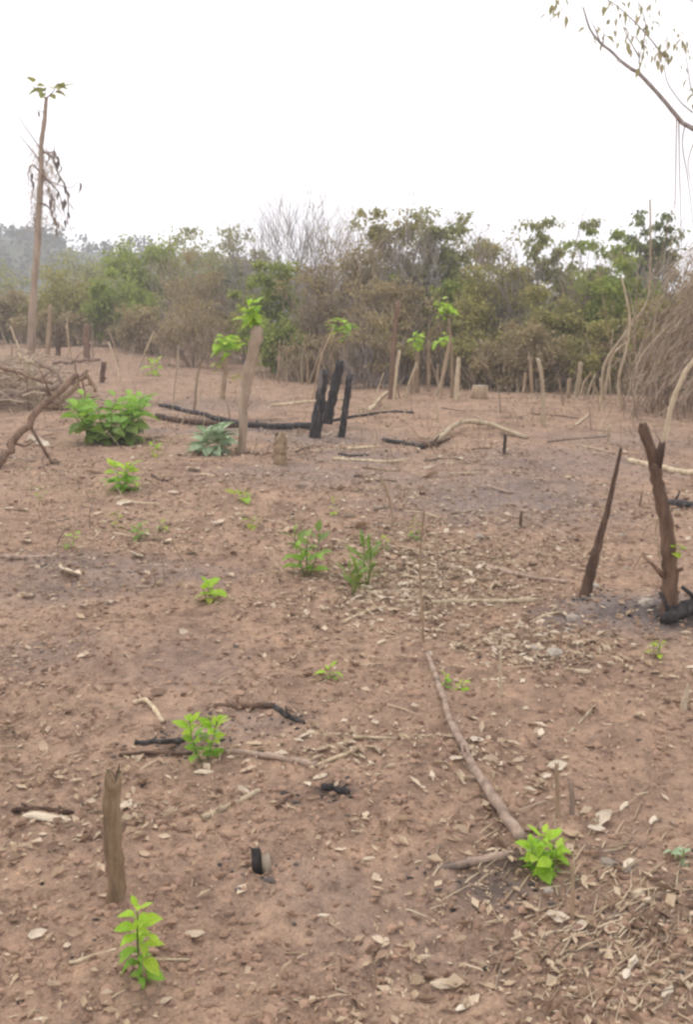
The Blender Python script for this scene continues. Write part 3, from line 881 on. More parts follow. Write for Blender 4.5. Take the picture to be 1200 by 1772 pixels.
root = empty('long_curved_pole', G(905, 1462))
lying('long_pole', 'long curved weathered pole lying towards the round green seedling', 'pole', [(903, 1458), (868, 1412), (822, 1342), (790, 1282), (768, 1218), (740, 1133)], .021, .011, 'pole', knots=3, arch=.02)
bpy.data.objects.remove(root)
lying('short_stick', 'short tan stick pointing at the base of the round green seedling', 'stick', [(752, 1509), (815, 1497), (886, 1482)], .010, .013, 'pole')
ST = 'loose sticks on the cleared ground'
for (lab, pix, r0, r1, mat) in [
    ('brown stick running from lime seedling to the small fork', [(384, 1301), (440, 1307), (500, 1318), (546, 1326)], .010, .013, 'pole'),
    ('thin pale stick meeting the brown stick end to form a fork', [(535, 1332), (572, 1316), (608, 1304)], .007, .006, 'pale'),
    ('dark half burnt stick above the lime seedling', [(372, 1226), (420, 1224), (474, 1224)], .014, .012, 'semichar'),
    ('blackened crooked stick end dropping away from the half burnt stick', [(470, 1222), (498, 1240), (524, 1252)], .011, .008, 'char'),
    ('tan stick lying aslant on bare earth below the fork', [(352, 1418), (400, 1395), (450, 1370)], .010, .008, 'pale'),
    ('dark stick fragment aslant next to the tan slanting stick', [(478, 1398), (492, 1386), (506, 1376)], .007, .005, 'semichar'),
    ('pale kinked stick lying near the lime seedling', [(230, 1218), (252, 1214), (268, 1232), (282, 1252)], .009, .010, 'pale'),
    ('dark flat stick by the two pale split chips', [(22, 1404), (70, 1402), (122, 1410)], .008, .009, 'semichar'),
    ('dark burnt stick behind the lime seedling base', [(232, 1290), (275, 1286), (318, 1284)], .010, .010, 'char'),
    ('thin dark stick lying along the lime seedling base', [(205, 1308), (262, 1304), (330, 1306)], .007, .006, 'semichar'),
    ('pale straight splinter beyond the fork', [(612, 1277), (655, 1278), (700, 1280)], .006, .005, 'pale'),
    ('pale splinter next to the straight splinter beyond the fork', [(535, 1272), (560, 1273), (590, 1272)], .006, .006, 'pale'),
    ('thin pale twig lying over the fork end', [(570, 1293), (600, 1302), (632, 1312)], .006, .004, 'pale'),
    ('very thin pale stick aslant on smooth soil', [(984, 1271), (1010, 1245), (1036, 1214)], .0055, .004, 'pale'),
    ('pale straight pole lying between litter strip and ash patch', [(748, 1046), (840, 1044), (942, 1041)], .017, .013, 'pale'),
    ('slightly curved dry pole behind the pale straight pole', [(845, 984), (890, 996), (940, 1004), (985, 1009)], .016, .012, 'pole'),
    ('thin bent stick in the litter between the two grassy plants', [(592, 1080), (625, 1064), (668, 1051)], .010, .008, 'pale'),
    ('short pale stick beside the grassy plant in the litter', [(630, 1026), (660, 1025), (695, 1028)], .009, .008, 'pale'),
    ('brown stick lying alone on the bare grey soil', [(0, 966), (60, 967), (112, 966)], .017, .013, 'pole'),
    ('pale thin pole in the ash below the charred posts', [(578, 796), (640, 799), (708, 796)], .018, .014, 'pale'),
    ('pale short pole in the ash nearer the charred posts', [(600, 778), (630, 776), (655, 773)], .02, .016, 'pale'),
    ('dark burnt stick in the ash between pale poles', [(585, 788), (610, 790), (640, 788)], .016, .012, 'char'),
    ('pale peg leaning on the ground behind the charred posts', [(640, 712), (655, 695), (670, 680)], .034, .03, 'pale'),
    ('pale thin stick across the bank behind the charred posts', [(470, 704), (530, 697), (600, 688)], .03, .02, 'pale'),
    ('thin dry stick lying on the soil beyond the arched pole', [(950, 766), (1000, 761), (1056, 755)], .022, .018, 'pole'),
    ('short pale stick aslant on the rise near the standing pale stake', [(995, 738), (1010, 726), (1024, 716)], .02, .015, 'pale'),
    ('short pale stick on the soil below the grey burnt ground', [(780, 822), (810, 820), (838, 818)], .012, .01, 'pale'),
    ('pale stick nearest the ash patch, lying in the chips', [(930, 1072), (950, 1064), (972, 1060)], .007, .005, 'pale'),
    ('grey twig flat on the soil below the tall fresh seedling', [(120, 1668), (165, 1655), (205, 1643)], .0045, .0035, 'pale'),
    ('thin pale twig poking out from the tall fresh seedling', [(262, 1663), (290, 1662), (322, 1661)], .0035, .003, 'pale'),
]:
    lying('stick', lab, 'stick', pix, r0, r1, mat, group=ST)

# burnt stub with split face
c = G(455, 1505); root = empty('burnt_block', c); tag(root, 'small burnt block with one pale split face on bare soil', 'block')
mb = MB(); mb.tube([Vector((-.012, 0, -.01)), Vector((-.016, .004, .03)), Vector((-.022, .01, .062))], [.017, .018, .014], 7, .25, jag=.012); mb.build('charred_side', M['char'], root)
mb = MB(); mb.tube([Vector((.013, -.004, -.01)), Vector((.012, -.004, .03)), Vector((.008, 0, .05))], [.013, .014, .012], 6, .2, jag=.008); mb.build('split_face', M['cut'], root)
lying('charred_stub', 'small charred stub lying below the fork of sticks', 'stub', [(560, 1366), (580, 1370), (604, 1374)], .013, .010, 'char', sink=.2)

# upright dry stalks
for (lab, px, py, pts, r0, r1, mat) in [
    ('thin pale dry stalk standing on the soil beside scattered chips', 870, 1208, [(866, 1150), (872, 1100)], .007, .004, 'pale'),
    ('short weathered stake standing behind the round green seedling', 968, 1415, [(965, 1370), (964, 1322)], .009, .006, 'stake'),
    ('short crooked stub with pale tip next to the weathered stake', 988, 1412, [(992, 1385), (986, 1352)], .010, .007, 'pole'),
    ('pale pointed splinter standing at the edge of the bare slope', 1182, 1232, [(1188, 1210), (1192, 1182)], .017, .004, 'cut'),
    ('thin brown dry stalk standing over the round green seedling', 994, 1590, [(992, 1545), (990, 1490)], .007, .004, 'stake'),
    ('slim leaning dry stalk standing in the litter', 682, 905, [(676, 870), (662, 828)], .013, .008, 'stake'),
    ('tall thin dry stalk standing in the litter strip', 735, 1110, [(730, 1040), (728, 960), (735, 880)], .007, .004, 'stake'),
    ('short dark stub standing before the arched pole', 872, 786, [(874, 770), (876, 752)], .022, .016, 'semichar'),
    ('short dark stub standing on the grey burnt soil', 902, 912, [(902, 900), (904, 886)], .012, .008, 'semichar'),
    ('pale short stub standing near the leaning burnt stake', 1052, 765, [(1053, 750), (1055, 738)], .018, .014, 'pale'),
    ('dark thin stub standing beside the forked post', 1108, 880, [(1110, 866), (1112, 852)], .008, .006, 'semichar'),
]:
    post('dry_stalk', lab, 'stalk', px, py, pts, r0, r1, mat, group='dry stalks and stubs standing in the soil', jag=.008, knots=1)

# ================================================================== RIGHT: forked post and leaning burnt stake
b0 = G(1163, 1068)
root = empty('forked_post', b0); tag(root, 'half burnt forked post with broken top and side twig, standing in ash', 'post')
post('forked_post', None, None, 1163, 1068, [(1160, 980), (1148, 880), (1135, 800)], .042, .029, 'semichar', parent=root, jag=.012, pname='shaft', knots=3)
rg = random.Random(5)
loc = lambda px, py, dy=0.0: U(px, py, b0.y + dy) - b0
mb = MB(); mb.tube([loc(1137, 812), loc(1126, 775), loc(1112, 738)], [.029, .027, .024], 9, .16, jag=.016, rg=rg); mb.build('fork', M['semichar'], root)
mb = MB(); mb.tube([loc(1137, 815), loc(1143, 785, -.02), loc(1147, 766, -.03)], [.027, .022, .017], 8, .16, jag=.014, rg=rg); mb.build('fork', M['semichar'], root)
mb = MB(); mb.tube([loc(1150, 998), loc(1132, 978, -.03), loc(1114, 962, -.05)], [.013, .010, .007], 6, .15, jag=.008, rg=rg); mb.build('side_twig', M['brown'], root)
for i in range(7):
    add_leaf(root, rg.choice(LM['yellow'] if i % 2 else LM['lime']), loc(1166, 952, -.05) + Vector((rg.gauss(0, .01), rg.gauss(0, .01), rg.gauss(0, .018))), rg.uniform(-2.2, .9), rg.uniform(-.4, .8), 0, .05)
lying('charred_root', 'black charred root lump at the foot of the forked post', 'root', [(1150, 1082), (1180, 1066), (1230, 1050)], .030, .045, 'char', sink=.1)
post('leaning_stake', 'leaning burnt stake with thick blackened foot in pale ash', 'stake', 1012, 1030, [(1030, 965), (1050, 890), (1076, 775)], .033, .007, 'semichar', jag=.03, knots=2)
lying('fallen_branch', 'pale fallen pole behind the forked post', 'pole', [(1088, 800), (1140, 812), (1200, 822), (1262, 830)], .034, .03, 'pale')
lying('charred_log', 'black charred log behind the forked post', 'log', [(1158, 873), (1195, 879), (1262, 884)], .03, .04, 'char')
seedling('yellow green weedy sprout growing below the ash patch', 1136, 1135, 1095, 40, 12, 3, 'lime', 'yellow', leafk=.4, name='weed', cat='weed')

# ================================================================== MIDDLE GROUND
seedling('wide leafy green bush beside the brush pile', 192, 764, 678, 150, 190, 19, 'green', 'mid', name='leafy_shrub', cat='bush', leafk=.17, spread=1.25, p0=-.3, p1=.7)
WE = 'small plants in the middle of the clearing'
for (lab, a) in [
    ('yellow green seedling below the wide leafy bush', (214, 850, 795, 66, 30, 4, 'lime', 'green')),
    ('small yellow green sprout between wide leafy bush and grey green plant', (268, 790, 762, 34, 12, 2, 'lime', 'yellow')),
    ('small lime clump on the bank behind the wide leafy bush', (266, 650, 620, 34, 12, 2, 'lime', 'lime')),
    ('grey green spreading plant at the foot of the pale leafy stake', (368, 785, 738, 84, 36, 6, 'bluegreen', 'bluegreen')),
    ('faded yellow tuft alone on the bare slope', (72, 868, 832, 30, 9, 2, 'yellow', 'yellow')),
    ('little green sprout beside the lone brown stick', (124, 950, 915, 34, 9, 2, 'lime', 'mid')),
    ('small dark green sprout among dry leaves', (242, 932, 902, 38, 12, 2, 'green', 'mid')),
    ('pale yellow dry sprout next to the dark green sprout', (200, 915, 872, 34, 9, 2, 'yellow', 'yellow')),
    ('sparse yellowish sprout on the far side of the dark green sprout', (282, 920, 892, 34, 7, 2, 'yellow', 'mid')),
    ('yellow green sprout with dry leaf on open bare soil', (362, 1042, 998, 60, 18, 3, 'lime', 'yellow')),
    ('thin yellow sprout pair in front of the short dark stump', (420, 868, 842, 48, 10, 2, 'yellow', 'lime')),
    ('low yellow sprout by the pale round leaf', (440, 912, 893, 40, 8, 2, 'yellow', 'yellow')),
    ('yellow sprout behind the leafy plant with dark stems', (580, 892, 858, 28, 7, 1, 'yellow', 'lime')),
    ('yellow green upright sprout in the litter strip', (718, 935, 892, 34, 8, 1, 'yellow', 'mid')),
    ('lone yellow sprout at the foot of the slim leaning dry stalk', (665, 950, 925, 30, 6, 1, 'yellow', 'mid')),
]:
    seedling(lab, *a, name='sprout', cat='sprout', group=WE, leafk=.36)
seedling('upright leafy plant with dark stems in the litter', 532, 995, 903, 62, 24, 3, 'mid', 'green', name='weed', cat='plant', group=WE, leafk=.38, spread=.9, p0=.1, p1=1.1)
seedling('slender green plant standing at the edge of the litter strip', 612, 1028, 970, 40, 16, 3, 'slim', 'slim', name='weed', cat='plant', group=WE, leafk=.8, spread=.6, p0=.7, p1=1.3)
seedling('taller slender green plant just behind the one in the litter', 636, 1010, 930, 40, 16, 3, 'slim', 'slim', name='weed', cat='plant', group=WE, leafk=.8, spread=.6, p0=.7, p1=1.3)
seedling('faint grey green seedling on the bare slope edge', 1180, 1490, 1450, 50, 8, 2, 'bluegreen', 'bluegreen', name='weed', cat='plant', leafk=.4)
post('short_stump', 'short dark stump with pale top near the grey green plant', 'stump', 484, 802, [(486, 780), (484, 757)], .072, .066, 'stump', jag=.03)

# the pale leafy stake and its neighbours
leafy_stake('tall pale thick stake with lime leaves sprouting from its top', 417, 782, [(424, 700), (432, 640), (447, 568)], .044, .068, 'brushwood',
            [(437, 545, 44, 20, 'lime'), (412, 655, 22, 5, 'yellow')])
leafy_stake('thin grey stem with lime leaves beside the tall pale thick stake', 385, 690, [(388, 650), (392, 612)], .05, .035, 'stake', [(393, 596, 44, 22, 'lime'), (380, 630, 26, 6, 'yellow')])
post('charred_post', 'thick charred black post standing at the end of the burnt log', 'post', 546, 757, [(552, 702), (561, 645)], .085, .062, 'char', 'charred posts standing together', jag=.06)
post('charred_post', 'tallest charred black post, in the middle of the three', 'post', 566, 733, [(576, 690), (588, 627)], .078, .066, 'char', 'charred posts standing together', jag=.06)
post('charred_post', 'thin charred black post crossing the thin burnt pole', 'post', 592, 757, [(598, 700), (606, 652)], .05, .04, 'char', 'charred posts standing together', jag=.05)
lying('burnt_log', 'long black burnt log lying between leafy bush and charred posts', 'log', [(276, 704), (330, 716), (400, 733), (470, 742), (545, 742)], .032, .05, 'char', sink=.2)
lying('burnt_log', 'second blackened log lying alongside the long burnt log', 'log', [(272, 724), (320, 733), (380, 738), (412, 741)], .045, .035, 'semichar', sink=.2)
lying('burnt_pole', 'thin black burnt pole reaching away from the charred posts', 'pole', [(548, 734), (590, 727), (640, 719), (680, 714), (716, 716)], .024, .014, 'char', sink=0)
lying('arched_pole', 'pale arched pole resting on a dark root', 'pole', [(745, 774), (775, 757), (805, 745), (850, 746), (912, 760)], .035, .028, 'pale', arch=.10)
lying('charred_root', 'dark charred root under the low end of the arched pole', 'root', [(738, 776), (748, 774), (762, 768)], .05, .04, 'semichar')
lying('ash_branch', 'black burnt branch lying in the ash towards the arched pole', 'branch', [(665, 764), (700, 770), (735, 778)], .03, .02, 'char', sink=0)

# standing stakes in the background
SG = 'stakes and poles left standing in the clearing'
for (lab, px, py, pts, r0, r1, mat) in [
    ('pale upright stake behind the brush pile', 80, 618, [(84, 575), (87, 528)], .10, .07, 'stake'),
    ('dark upright post beside the pale stake behind the brush pile', 100, 616, [(101, 590), (101, 568)], .10, .09, 'semichar'),
    ('broad brown stump post near the dark post behind the brush pile', 150, 625, [(150, 595), (148, 562)], .13, .11, 'brown'),
    ('thin straight pole leaning over the wide leafy bush', 212, 670, [(202, 635), (188, 592)], .030, .022, 'pale'),
    ('short dark post between brush pile and leaning thin pole', 176, 662, [(177, 645), (180, 628)], .075, .07, 'semichar'),
    ('leaning pale forked stick rising from the brush pile', 44, 622, [(32, 600), (18, 566)], .05, .035, 'pale'),
    ('short pale stake far behind the burnt log', 504, 650, [(505, 633), (503, 614)], .07, .06, 'stake'),
    ('thin grey stem far behind the burnt log', 335, 712, [(340, 665), (348, 622)], .03, .022, 'stake'),
    ('tall dark dead trunk standing in the tree line', 365, 612, [(366, 540), (368, 462)], .09, .07, 'semichar'),
    ('tall grey brown stem with broken top behind the charred posts', 568, 660, [(575, 610), (582, 575)], .045, .035, 'stake'),
    ('forked grey stem rising behind the thick charred post', 540, 690, [(556, 620), (578, 566)], .03, .02, 'stake'),
    ('long thin arched stem bending over behind the charred posts', 598, 650, [(625, 555), (655, 530), (698, 513)], .028, .014, 'pale'),
    ('tall reddish brown broken trunk among the stakes', 676, 690, [(680, 620), (690, 520)], .075, .06, 'brown'),
    ('pale leaning stake with sharp edge beside the broken brown trunk', 680, 690, [(685, 650), (692, 608)], .055, .045, 'pale'),
    ('short thick pale stake in the row of stakes', 712, 682, [(716, 660), (722, 635)], .05, .045, 'stake'),
    ('pale split stake leaning in the row of stakes', 700, 690, [(710, 660), (722, 628)], .035, .028, 'pale'),
    ('straight tan stake below the lime tuft', 742, 678, [(743, 640), (743, 590)], .05, .045, 'stake'),
    ('thin tall stake next to the straight tan stake', 762, 690, [(768, 640), (780, 588)], .045, .03, 'stake'),
    ('smooth pale stake standing alone before the dark bush', 791, 692, [(792, 660), (795, 620)], .055, .05, 'pale'),
    ('thin pale twig stuck in the rise beside the cut stump', 866, 676, [(870, 660), (876, 637)], .028, .02, 'pale'),
    ('pale tall crooked stake standing on the rise', 941, 738, [(941, 690), (938, 655), (932, 622)], .042, .032, 'pale'),
    ('grey stake partly hidden behind the crooked pale stake', 921, 680, [(920, 655), (918, 620)], .05, .045, 'stake'),
    ('short tan stub beside the grey stake on the rise', 906, 680, [(908, 665), (911, 648)], .05, .045, 'stake'),
    ('short stub at the edge of the group near the dry bushes', 984, 690, [(985, 672), (987, 655)], .05, .045, 'stake'),
    ('pale forked stub with rounded top near the dry bushes', 996, 688, [(1002, 655), (1006, 628)], .06, .055, 'pale'),
    ('slanting stick crossing the forked stub', 1004, 684, [(1012, 662), (1022, 648)], .035, .025, 'stake'),
    ('small leaning stick next to the forked stub', 1015, 690, [(1022, 670), (1032, 648)], .03, .022, 'pale'),
    ('bent thin stick at the foot of the bent pale saplings', 1038, 700, [(1042, 680), (1041, 656)], .032, .025, 'pale'),
]:
    post('stake', lab, 'stake', px, py, pts, r0 * .72, r1 * .72, mat, group=SG, jag=.04)
leafy_stake('grey stake topped by a flat lime tuft behind the charred posts', 598, 668, [(597, 620), (595, 585)], .04, .03, 'stake', [(595, 568, 38, 16, 'lime')])
leafy_stake('brown stake topped by a round lime tuft in the row of stakes', 722, 680, [(723, 640), (722, 605)], .05, .04, 'stake', [(722, 589, 26, 14, 'lime')])
leafy_stake('thin curved stake with small lime tuft at its tip', 755, 684, [(770, 640), (779, 605)], .03, .02, 'pale', [(766, 592, 28, 10, 'lime')])
leafy_stake('tall stem with lime tuft high above the row of stakes', 782, 688, [(783, 620), (776, 548)], .035, .02, 'stake', [(772, 534, 30, 14, 'lime')])
# cut stump
b0 = G(830, 690); root = empty('cut_stump', b0); tag(root, 'pale sawn stump with flat bright top on the rise', 'stump')
mb = MB(); mb.tube([Vector((0, 0, -.05)), Vector((0, 0, .08)), Vector((.01, 0, .22))], [.17, .145, .135], 12, .07); mb.build('stump_bark', M['stake'], root)
mb = MB(); mb.tube([Vector((.01, 0, .205)), Vector((.01, 0, .226))], [.125, .122], 12, .05); mb.build('sawn_top', M['cut'], root)

rg = random.Random(404)
for k in range(46):
    px = rg.uniform(470, 1040) if k < 32 else rg.uniform(-10, 340)
    py = (rg.uniform(655, 690) if px > 640 else rg.uniform(646, 672)) if k < 32 else rg.uniform(618, 650)
    hh = rg.uniform(22, 85); lean = rg.gauss(0, .22)
    post('dead_sapling', 'thin dead sapling standing at the foot of the ' + ('middle scrub' if px > 640 and k < 32 else 'central thicket' if k < 32 else 'hazy scrub below the hill'), 'sapling', px, py, [(px + lean * hh * .5 + rg.gauss(0, 2), py - hh * .5), (px + lean * hh, py - hh)], rg.uniform(.014, .03), rg.uniform(.008, .018), rg.choice(['pale', 'stake', 'stake', 'brushwood']), group='thin dead saplings along the foot of the scrub', jag=.03, sides=6, knots=1)
rg = random.Random(505)
for k in range(58):
    if k < 34: px, py = rg.uniform(230, 1060), rg.uniform(690, 850)
    elif k < 48: px, py = rg.uniform(560, 900), rg.uniform(880, 1090)
    else: px, py = rg.uniform(0, 330), rg.uniform(735, 960)
    ln_ = rg.uniform(22, 75); a_ = rg.gauss(0, .16); cu = rg.gauss(0, 3)
    q = G(px, py)
    lying('fallen_twig', 'thin fallen dry twig on the ground nearest to ' + near(q), 'twig', [(px - ln_ / 2, py + a_ * ln_ / 2), (px, py + cu), (px + ln_ / 2, py - a_ * ln_ / 2)], rg.uniform(.006, .013) * (1 + .03 * q.y), rg.uniform(.004, .008) * (1 + .03 * q.y), rg.choice(['pale', 'pole', 'brushwood', 'semichar', 'stake']), group='thin fallen twigs on the cleared ground', sides=6, knots=1)
for k in range(20):
    px, py = (rg.uniform(280, 470), rg.uniform(640, 735)) if k < 9 else (rg.uniform(560, 1060), rg.uniform(690, 745))
    hh = rg.uniform(18, 60); q = G(px, py); le = rg.gauss(0, .3)
    post('dead_sapling', 'thin dry upright stalk standing on the soil nearest to ' + near(q), 'sapling', px, py, [(px + le * hh * .4, py - hh * .5), (px + le * hh, py - hh)], rg.uniform(.010, .02), rg.uniform(.005, .01), rg.choice(['pale', 'stake', 'brushwood']), group='thin dry stalks standing in the middle ground', jag=.02, sides=6, knots=1)
# bent pale saplings at right
BS = 'bent pale saplings beside the brushwood heap'
for (lab, px, py, pts, r0, r1) in [
    ('tall pale sapling bent sharply at an elbow', 1046, 692, [(1047, 632), (1085, 575), (1122, 520), (1127, 440), (1126, 345)], .032, .012),
    ('pale sapling with smooth double curve', 1074, 704, [(1072, 655), (1086, 600), (1091, 550), (1078, 482)], .028, .016),
    ('short pale sapling leaning below the elbowed sapling', 1046, 690, [(1060, 618), (1085, 592)], .026, .012),
    ('thin upright twig sapling at the dark bush foot', 1058, 690, [(1056, 640), (1062, 570)], .016, .010),
]:
    post('bent_sapling', lab, 'sapling', px, py, pts, r0, r1, 'pale', group=BS, jag=.01, knots=1)
post('bent_sapling', 'thick tan bowed sapling rising behind the forked post', 'sapling', 1152, 762, [(1165, 700), (1190, 640), (1225, 600)], .035, .025, 'pale', group=BS, jag=.01)

# leaning brushwood heap
b0 = G(1112, 712)
root = empty('brushwood_heap', b0); tag(root, 'leaning heap of dry brown stems fanning out over the rise', 'brushwood heap')
rg = random.Random(31)
for k in range(90):
    bx = 1078 + min(170, max(0, rg.gauss(72, 44))); by = 706 + rg.uniform(-14, 22)
    dy = rg.uniform(-.5, .9)
    s = G(bx, by) - b0
    s.z -= .04
    tx = bx + 92 + rg.gauss(0, 48); ty = 440 + rg.gauss(0, 45)
    e = U(tx, ty, b0.y + dy + rg.uniform(-.2, .4)) - b0
    k2 = rg.uniform(.55, 1.1)
    e = s.lerp(e, k2)
    mid = s.lerp(e, .5) + Vector((rg.gauss(-.12, .24), rg.gauss(0, .25), rg.gauss(.06, .2)))
    r0 = rg.uniform(.004, .011) * (1.5 if k % 9 == 0 else 1)
    mb = MB(); mb.tube(catmull([s, mid, e], 4), [r0 * (1 - .6 * i / 8) for i in range(9)], 5, .12, rg=rg)
    q_ = mid.lerp(e, .4)
    for _ in range(2):
        d = Vector((rg.gauss(.2, .6), rg.gauss(0, .5), rg.gauss(.1, .7))).normalized() * rg.uniform(.15, .5)
        mb.tube([q_, q_ + d * .5 + Vector((0, 0, rg.gauss(0, .05))), q_ + d], [r0 * .5, r0 * .4, r0 * .2], 4, .1, rg=rg)
    mb.build('dry_stem', M['brushwood' if k % 3 else 'brown'], root)
tb = MB()
for k in range(1100):
    t = rg.random() ** .8
    c = (G(1112, 712) - b0).lerp(U(1225, 445, b0.y + .2) - b0, t) + Vector((.2 + rg.gauss(0, .3), rg.gauss(0, .35), rg.gauss(0, .18)))
    c.z = max(c.z, .02)
    d = Vector((.45 + rg.gauss(0, .3), rg.gauss(0, .3), .8 + rg.gauss(0, .35))).normalized() * rg.uniform(.15, .5)
    r0 = rg.uniform(.003, .007)
    tb.tube([c, c + d * .5 + Vector((rg.gauss(0, .02), 0, 0)), c + d], [r0, r0 * .8, r0 * .4], 3, 0, cap=False, rg=rg)
tag(tb.build('fine_twigs', M['twig'], root), kind='stuff')
tt_ = nrs.rand(2000) ** .7
A_ = np.array(G(1100, 706) - b0); B_ = np.array(U(1222, 440, b0.y + .3) - b0)
Pl = A_[None] + (B_ - A_)[None] * tt_[:, None] + np.stack([nrs.normal(.3, .32, 2000), nrs.normal(.25, .35, 2000), nrs.normal(0, .2, 2000)], 1)
Pl[:, 2] = np.maximum(Pl[:, 2], .03)
V, F = leaf_cloud(Pl, .085, .9, .3)
tag(np_mesh('withered_leaves', V, F, M['f_brown'], root), kind='stuff')

# ================================================================== LEFT: brush pile
BP = 'branches of the brush pile'
for (lab, P, r0, r1, mat, dys) in [
    ('thick dark branch sloping down from the brush pile to bare soil', [(-8, 812), (22, 770), (46, 735), (90, 690), (132, 650)], .042, .032, 'brown', (0, 0, .15, .5, .9)),
    ('pale grey limb lying along the brush pile', [(-30, 700), (40, 680), (100, 668), (150, 650)], .055, .04, 'pole', (0, 0, .1, .2)),
    ('mossy greenish limb arching up at the end of the brush pile', [(84, 712), (110, 690), (140, 655), (150, 648), (165, 678)], .04, .03, 'stump', (0, 0, .0, .0, .0)),
    ('pale bare branch across the back of the brush pile', [(-20, 640), (30, 650), (70, 668), (110, 690)], .03, .02, 'pale', (0, 0, 0, 0)),
    ('dark bare branch across the front of the brush pile', [(-30, 632), (20, 640), (60, 656), (90, 664)], .035, .02, 'brown', (0, 0, 0, 0)),
    ('short pale broken limb on top of the brush pile', [(30, 612), (45, 625), (72, 632)], .035, .03, 'pale', (0, 0, 0)),
    ('brown crooked branch in the middle of the brush pile', [(60, 625), (90, 640), (112, 662), (150, 640)], .03, .022, 'pole', (0, 0, 0, 0)),
    ('pale twisted branch hanging off the brush pile', [(40, 640), (60, 660), (70, 690), (60, 715)], .022, .016, 'pale', (0, 0, 0, 0)),
    ('grey branch sticking out of the brush pile to open ground', [(90, 628), (130, 626), (172, 622)], .03, .02, 'pole', (0, 0, 0)),
    ('dark forked branch at the foot of the mossy limb', [(84, 735), (100, 728), (122, 740)], .03, .022, 'semichar', (0, 0, 0)),
]:
    rg = random.Random(int(P[0][0] * 3 + P[-1][1]))
    Y0 = G(60, 735).y if P[0][1] < 760 else G(0, 806).y
    if P[0][1] < 760: Y0 = G(60, 712).y + rg.uniform(-.2, .5)
    pts = [U(a, b_, Y0 + d) for (a, b_), d in zip(P, dys)]
    if P[0][1] > 760:
        pts[0] = G(-8, 812); pts[0].z += .02
    for q in pts: q.z = max(q.z, H(q.x, q.y) + r1 * .5)
    c = catmull(pts, 5); n = len(c)
    for i in range(1, n - 1): c[i] += Vector((rg.gauss(0, .012), rg.gauss(0, .012), rg.gauss(0, .012)))
    mb = MB(); mb.tube(c, [(r0 + (r1 - r0) * i / (n - 1)) * rg.uniform(.9, 1.12) for i in range(n)], 8, .12, jag=.02, rg=rg)
    for _ in range(4):
        i = rg.randint(2, n - 2); d = Vector((rg.gauss(0, 1), rg.gauss(0, .6), rg.gauss(.3, .6))).normalized() * rg.uniform(.12, .4)
        mb.tube([c[i], c[i] + d * .5 + Vector((0, 0, rg.gauss(0, .03))), c[i] + d], [r1 * .5, r1 * .36, r1 * .18], 5, .1, rg=rg)
    # one prop reaching down so that the raised limb bears on the ground
    i = n // 2
    mb.tube([c[i], Vector((c[i].x + rg.gauss(0, .1), c[i].y + .1, H(c[i].x, c[i].y + .1) - .03))], [r1 * .6, r1 * .45], 6, .1, rg=rg)
    o = mb.build('brush_branch', M[mat], org=tuple(c[0])); tag(o, lab, 'branch', BP)
rg = random.Random(61); bc = G(45, 705)
for k in range(22):
    c = bc + Vector((rg.gauss(-.5, .45), rg.uniform(-.3, 1.3), 0)); c.z = H(c.x, c.y) + .02
    az = rg.gauss(0, .5); L_ = rg.uniform(.5, 1.2); e = c + Vector((math.cos(az) * L_, math.sin(az) * L_, 0)) * rg.choice((-1, 1))
    e.z = H(e.x, e.y) + rg.uniform(.15, .6) * (1 if e.x < bc.x + .5 else .3); r0 = rg.uniform(.012, .028)
    mb = MB(); q = catmull([c, c.lerp(e, .5) + Vector((0, 0, rg.gauss(.03, .04))), e], 4)
    mb.tube(q, [r0 * (1 - .5 * i / 8) for i in range(9)], 7, .12, rg=rg, jag=.02)
    for _ in range(3):
        i = rg.randint(2, 7); d = Vector((rg.gauss(0, 1), rg.gauss(0, .6), rg.gauss(.3, .6))).normalized() * rg.uniform(.08, .28)
        mb.tube([q[i], q[i] + d * .5, q[i] + d], [r0 * .4, r0 * .3, r0 * .15], 4, .1, rg=rg)
    mt = rg.choice(['pole', 'pale', 'brown', 'brushwood'])
    tag(mb.build('brush_stick', M[mt], org=tuple(c)), {'pole': 'grey weathered', 'pale': 'pale barkless', 'brown': 'dark brown', 'brushwood': 'tan dry'}[mt] + ' stick heaped loosely in the brush pile', 'stick', BP)
tb = MB(); rg = random.Random(77); bc = G(45, 705)
for k in range(1100):
    c = bc + Vector((rg.gauss(-.3, .65), rg.gauss(.45, .7), 0)); hz = .9 * math.exp(-((c.x - bc.x + .4) / .9) ** 2)
    c.z = H(c.x, c.y) + rg.uniform(0, 1) ** 1.3 * hz
    d = Vector((rg.gauss(0, 1), rg.gauss(0, .7), rg.gauss(0, .3))).normalized() * rg.uniform(.12, .55)
    r0 = rg.uniform(.004, .012) * (1.6 if rg.random() < .12 else 1)
    tb.tube([c, c + d * .5 + Vector((0, 0, rg.gauss(0, .03))), c + d], [r0, r0 * .8, r0 * .5], 4, 0, cap=False, rg=rg)
tag(tb.build('brush_twigs', M['twig']), 'tangle of dry twigs filling the brush pile', 'brush pile', kind='stuff')

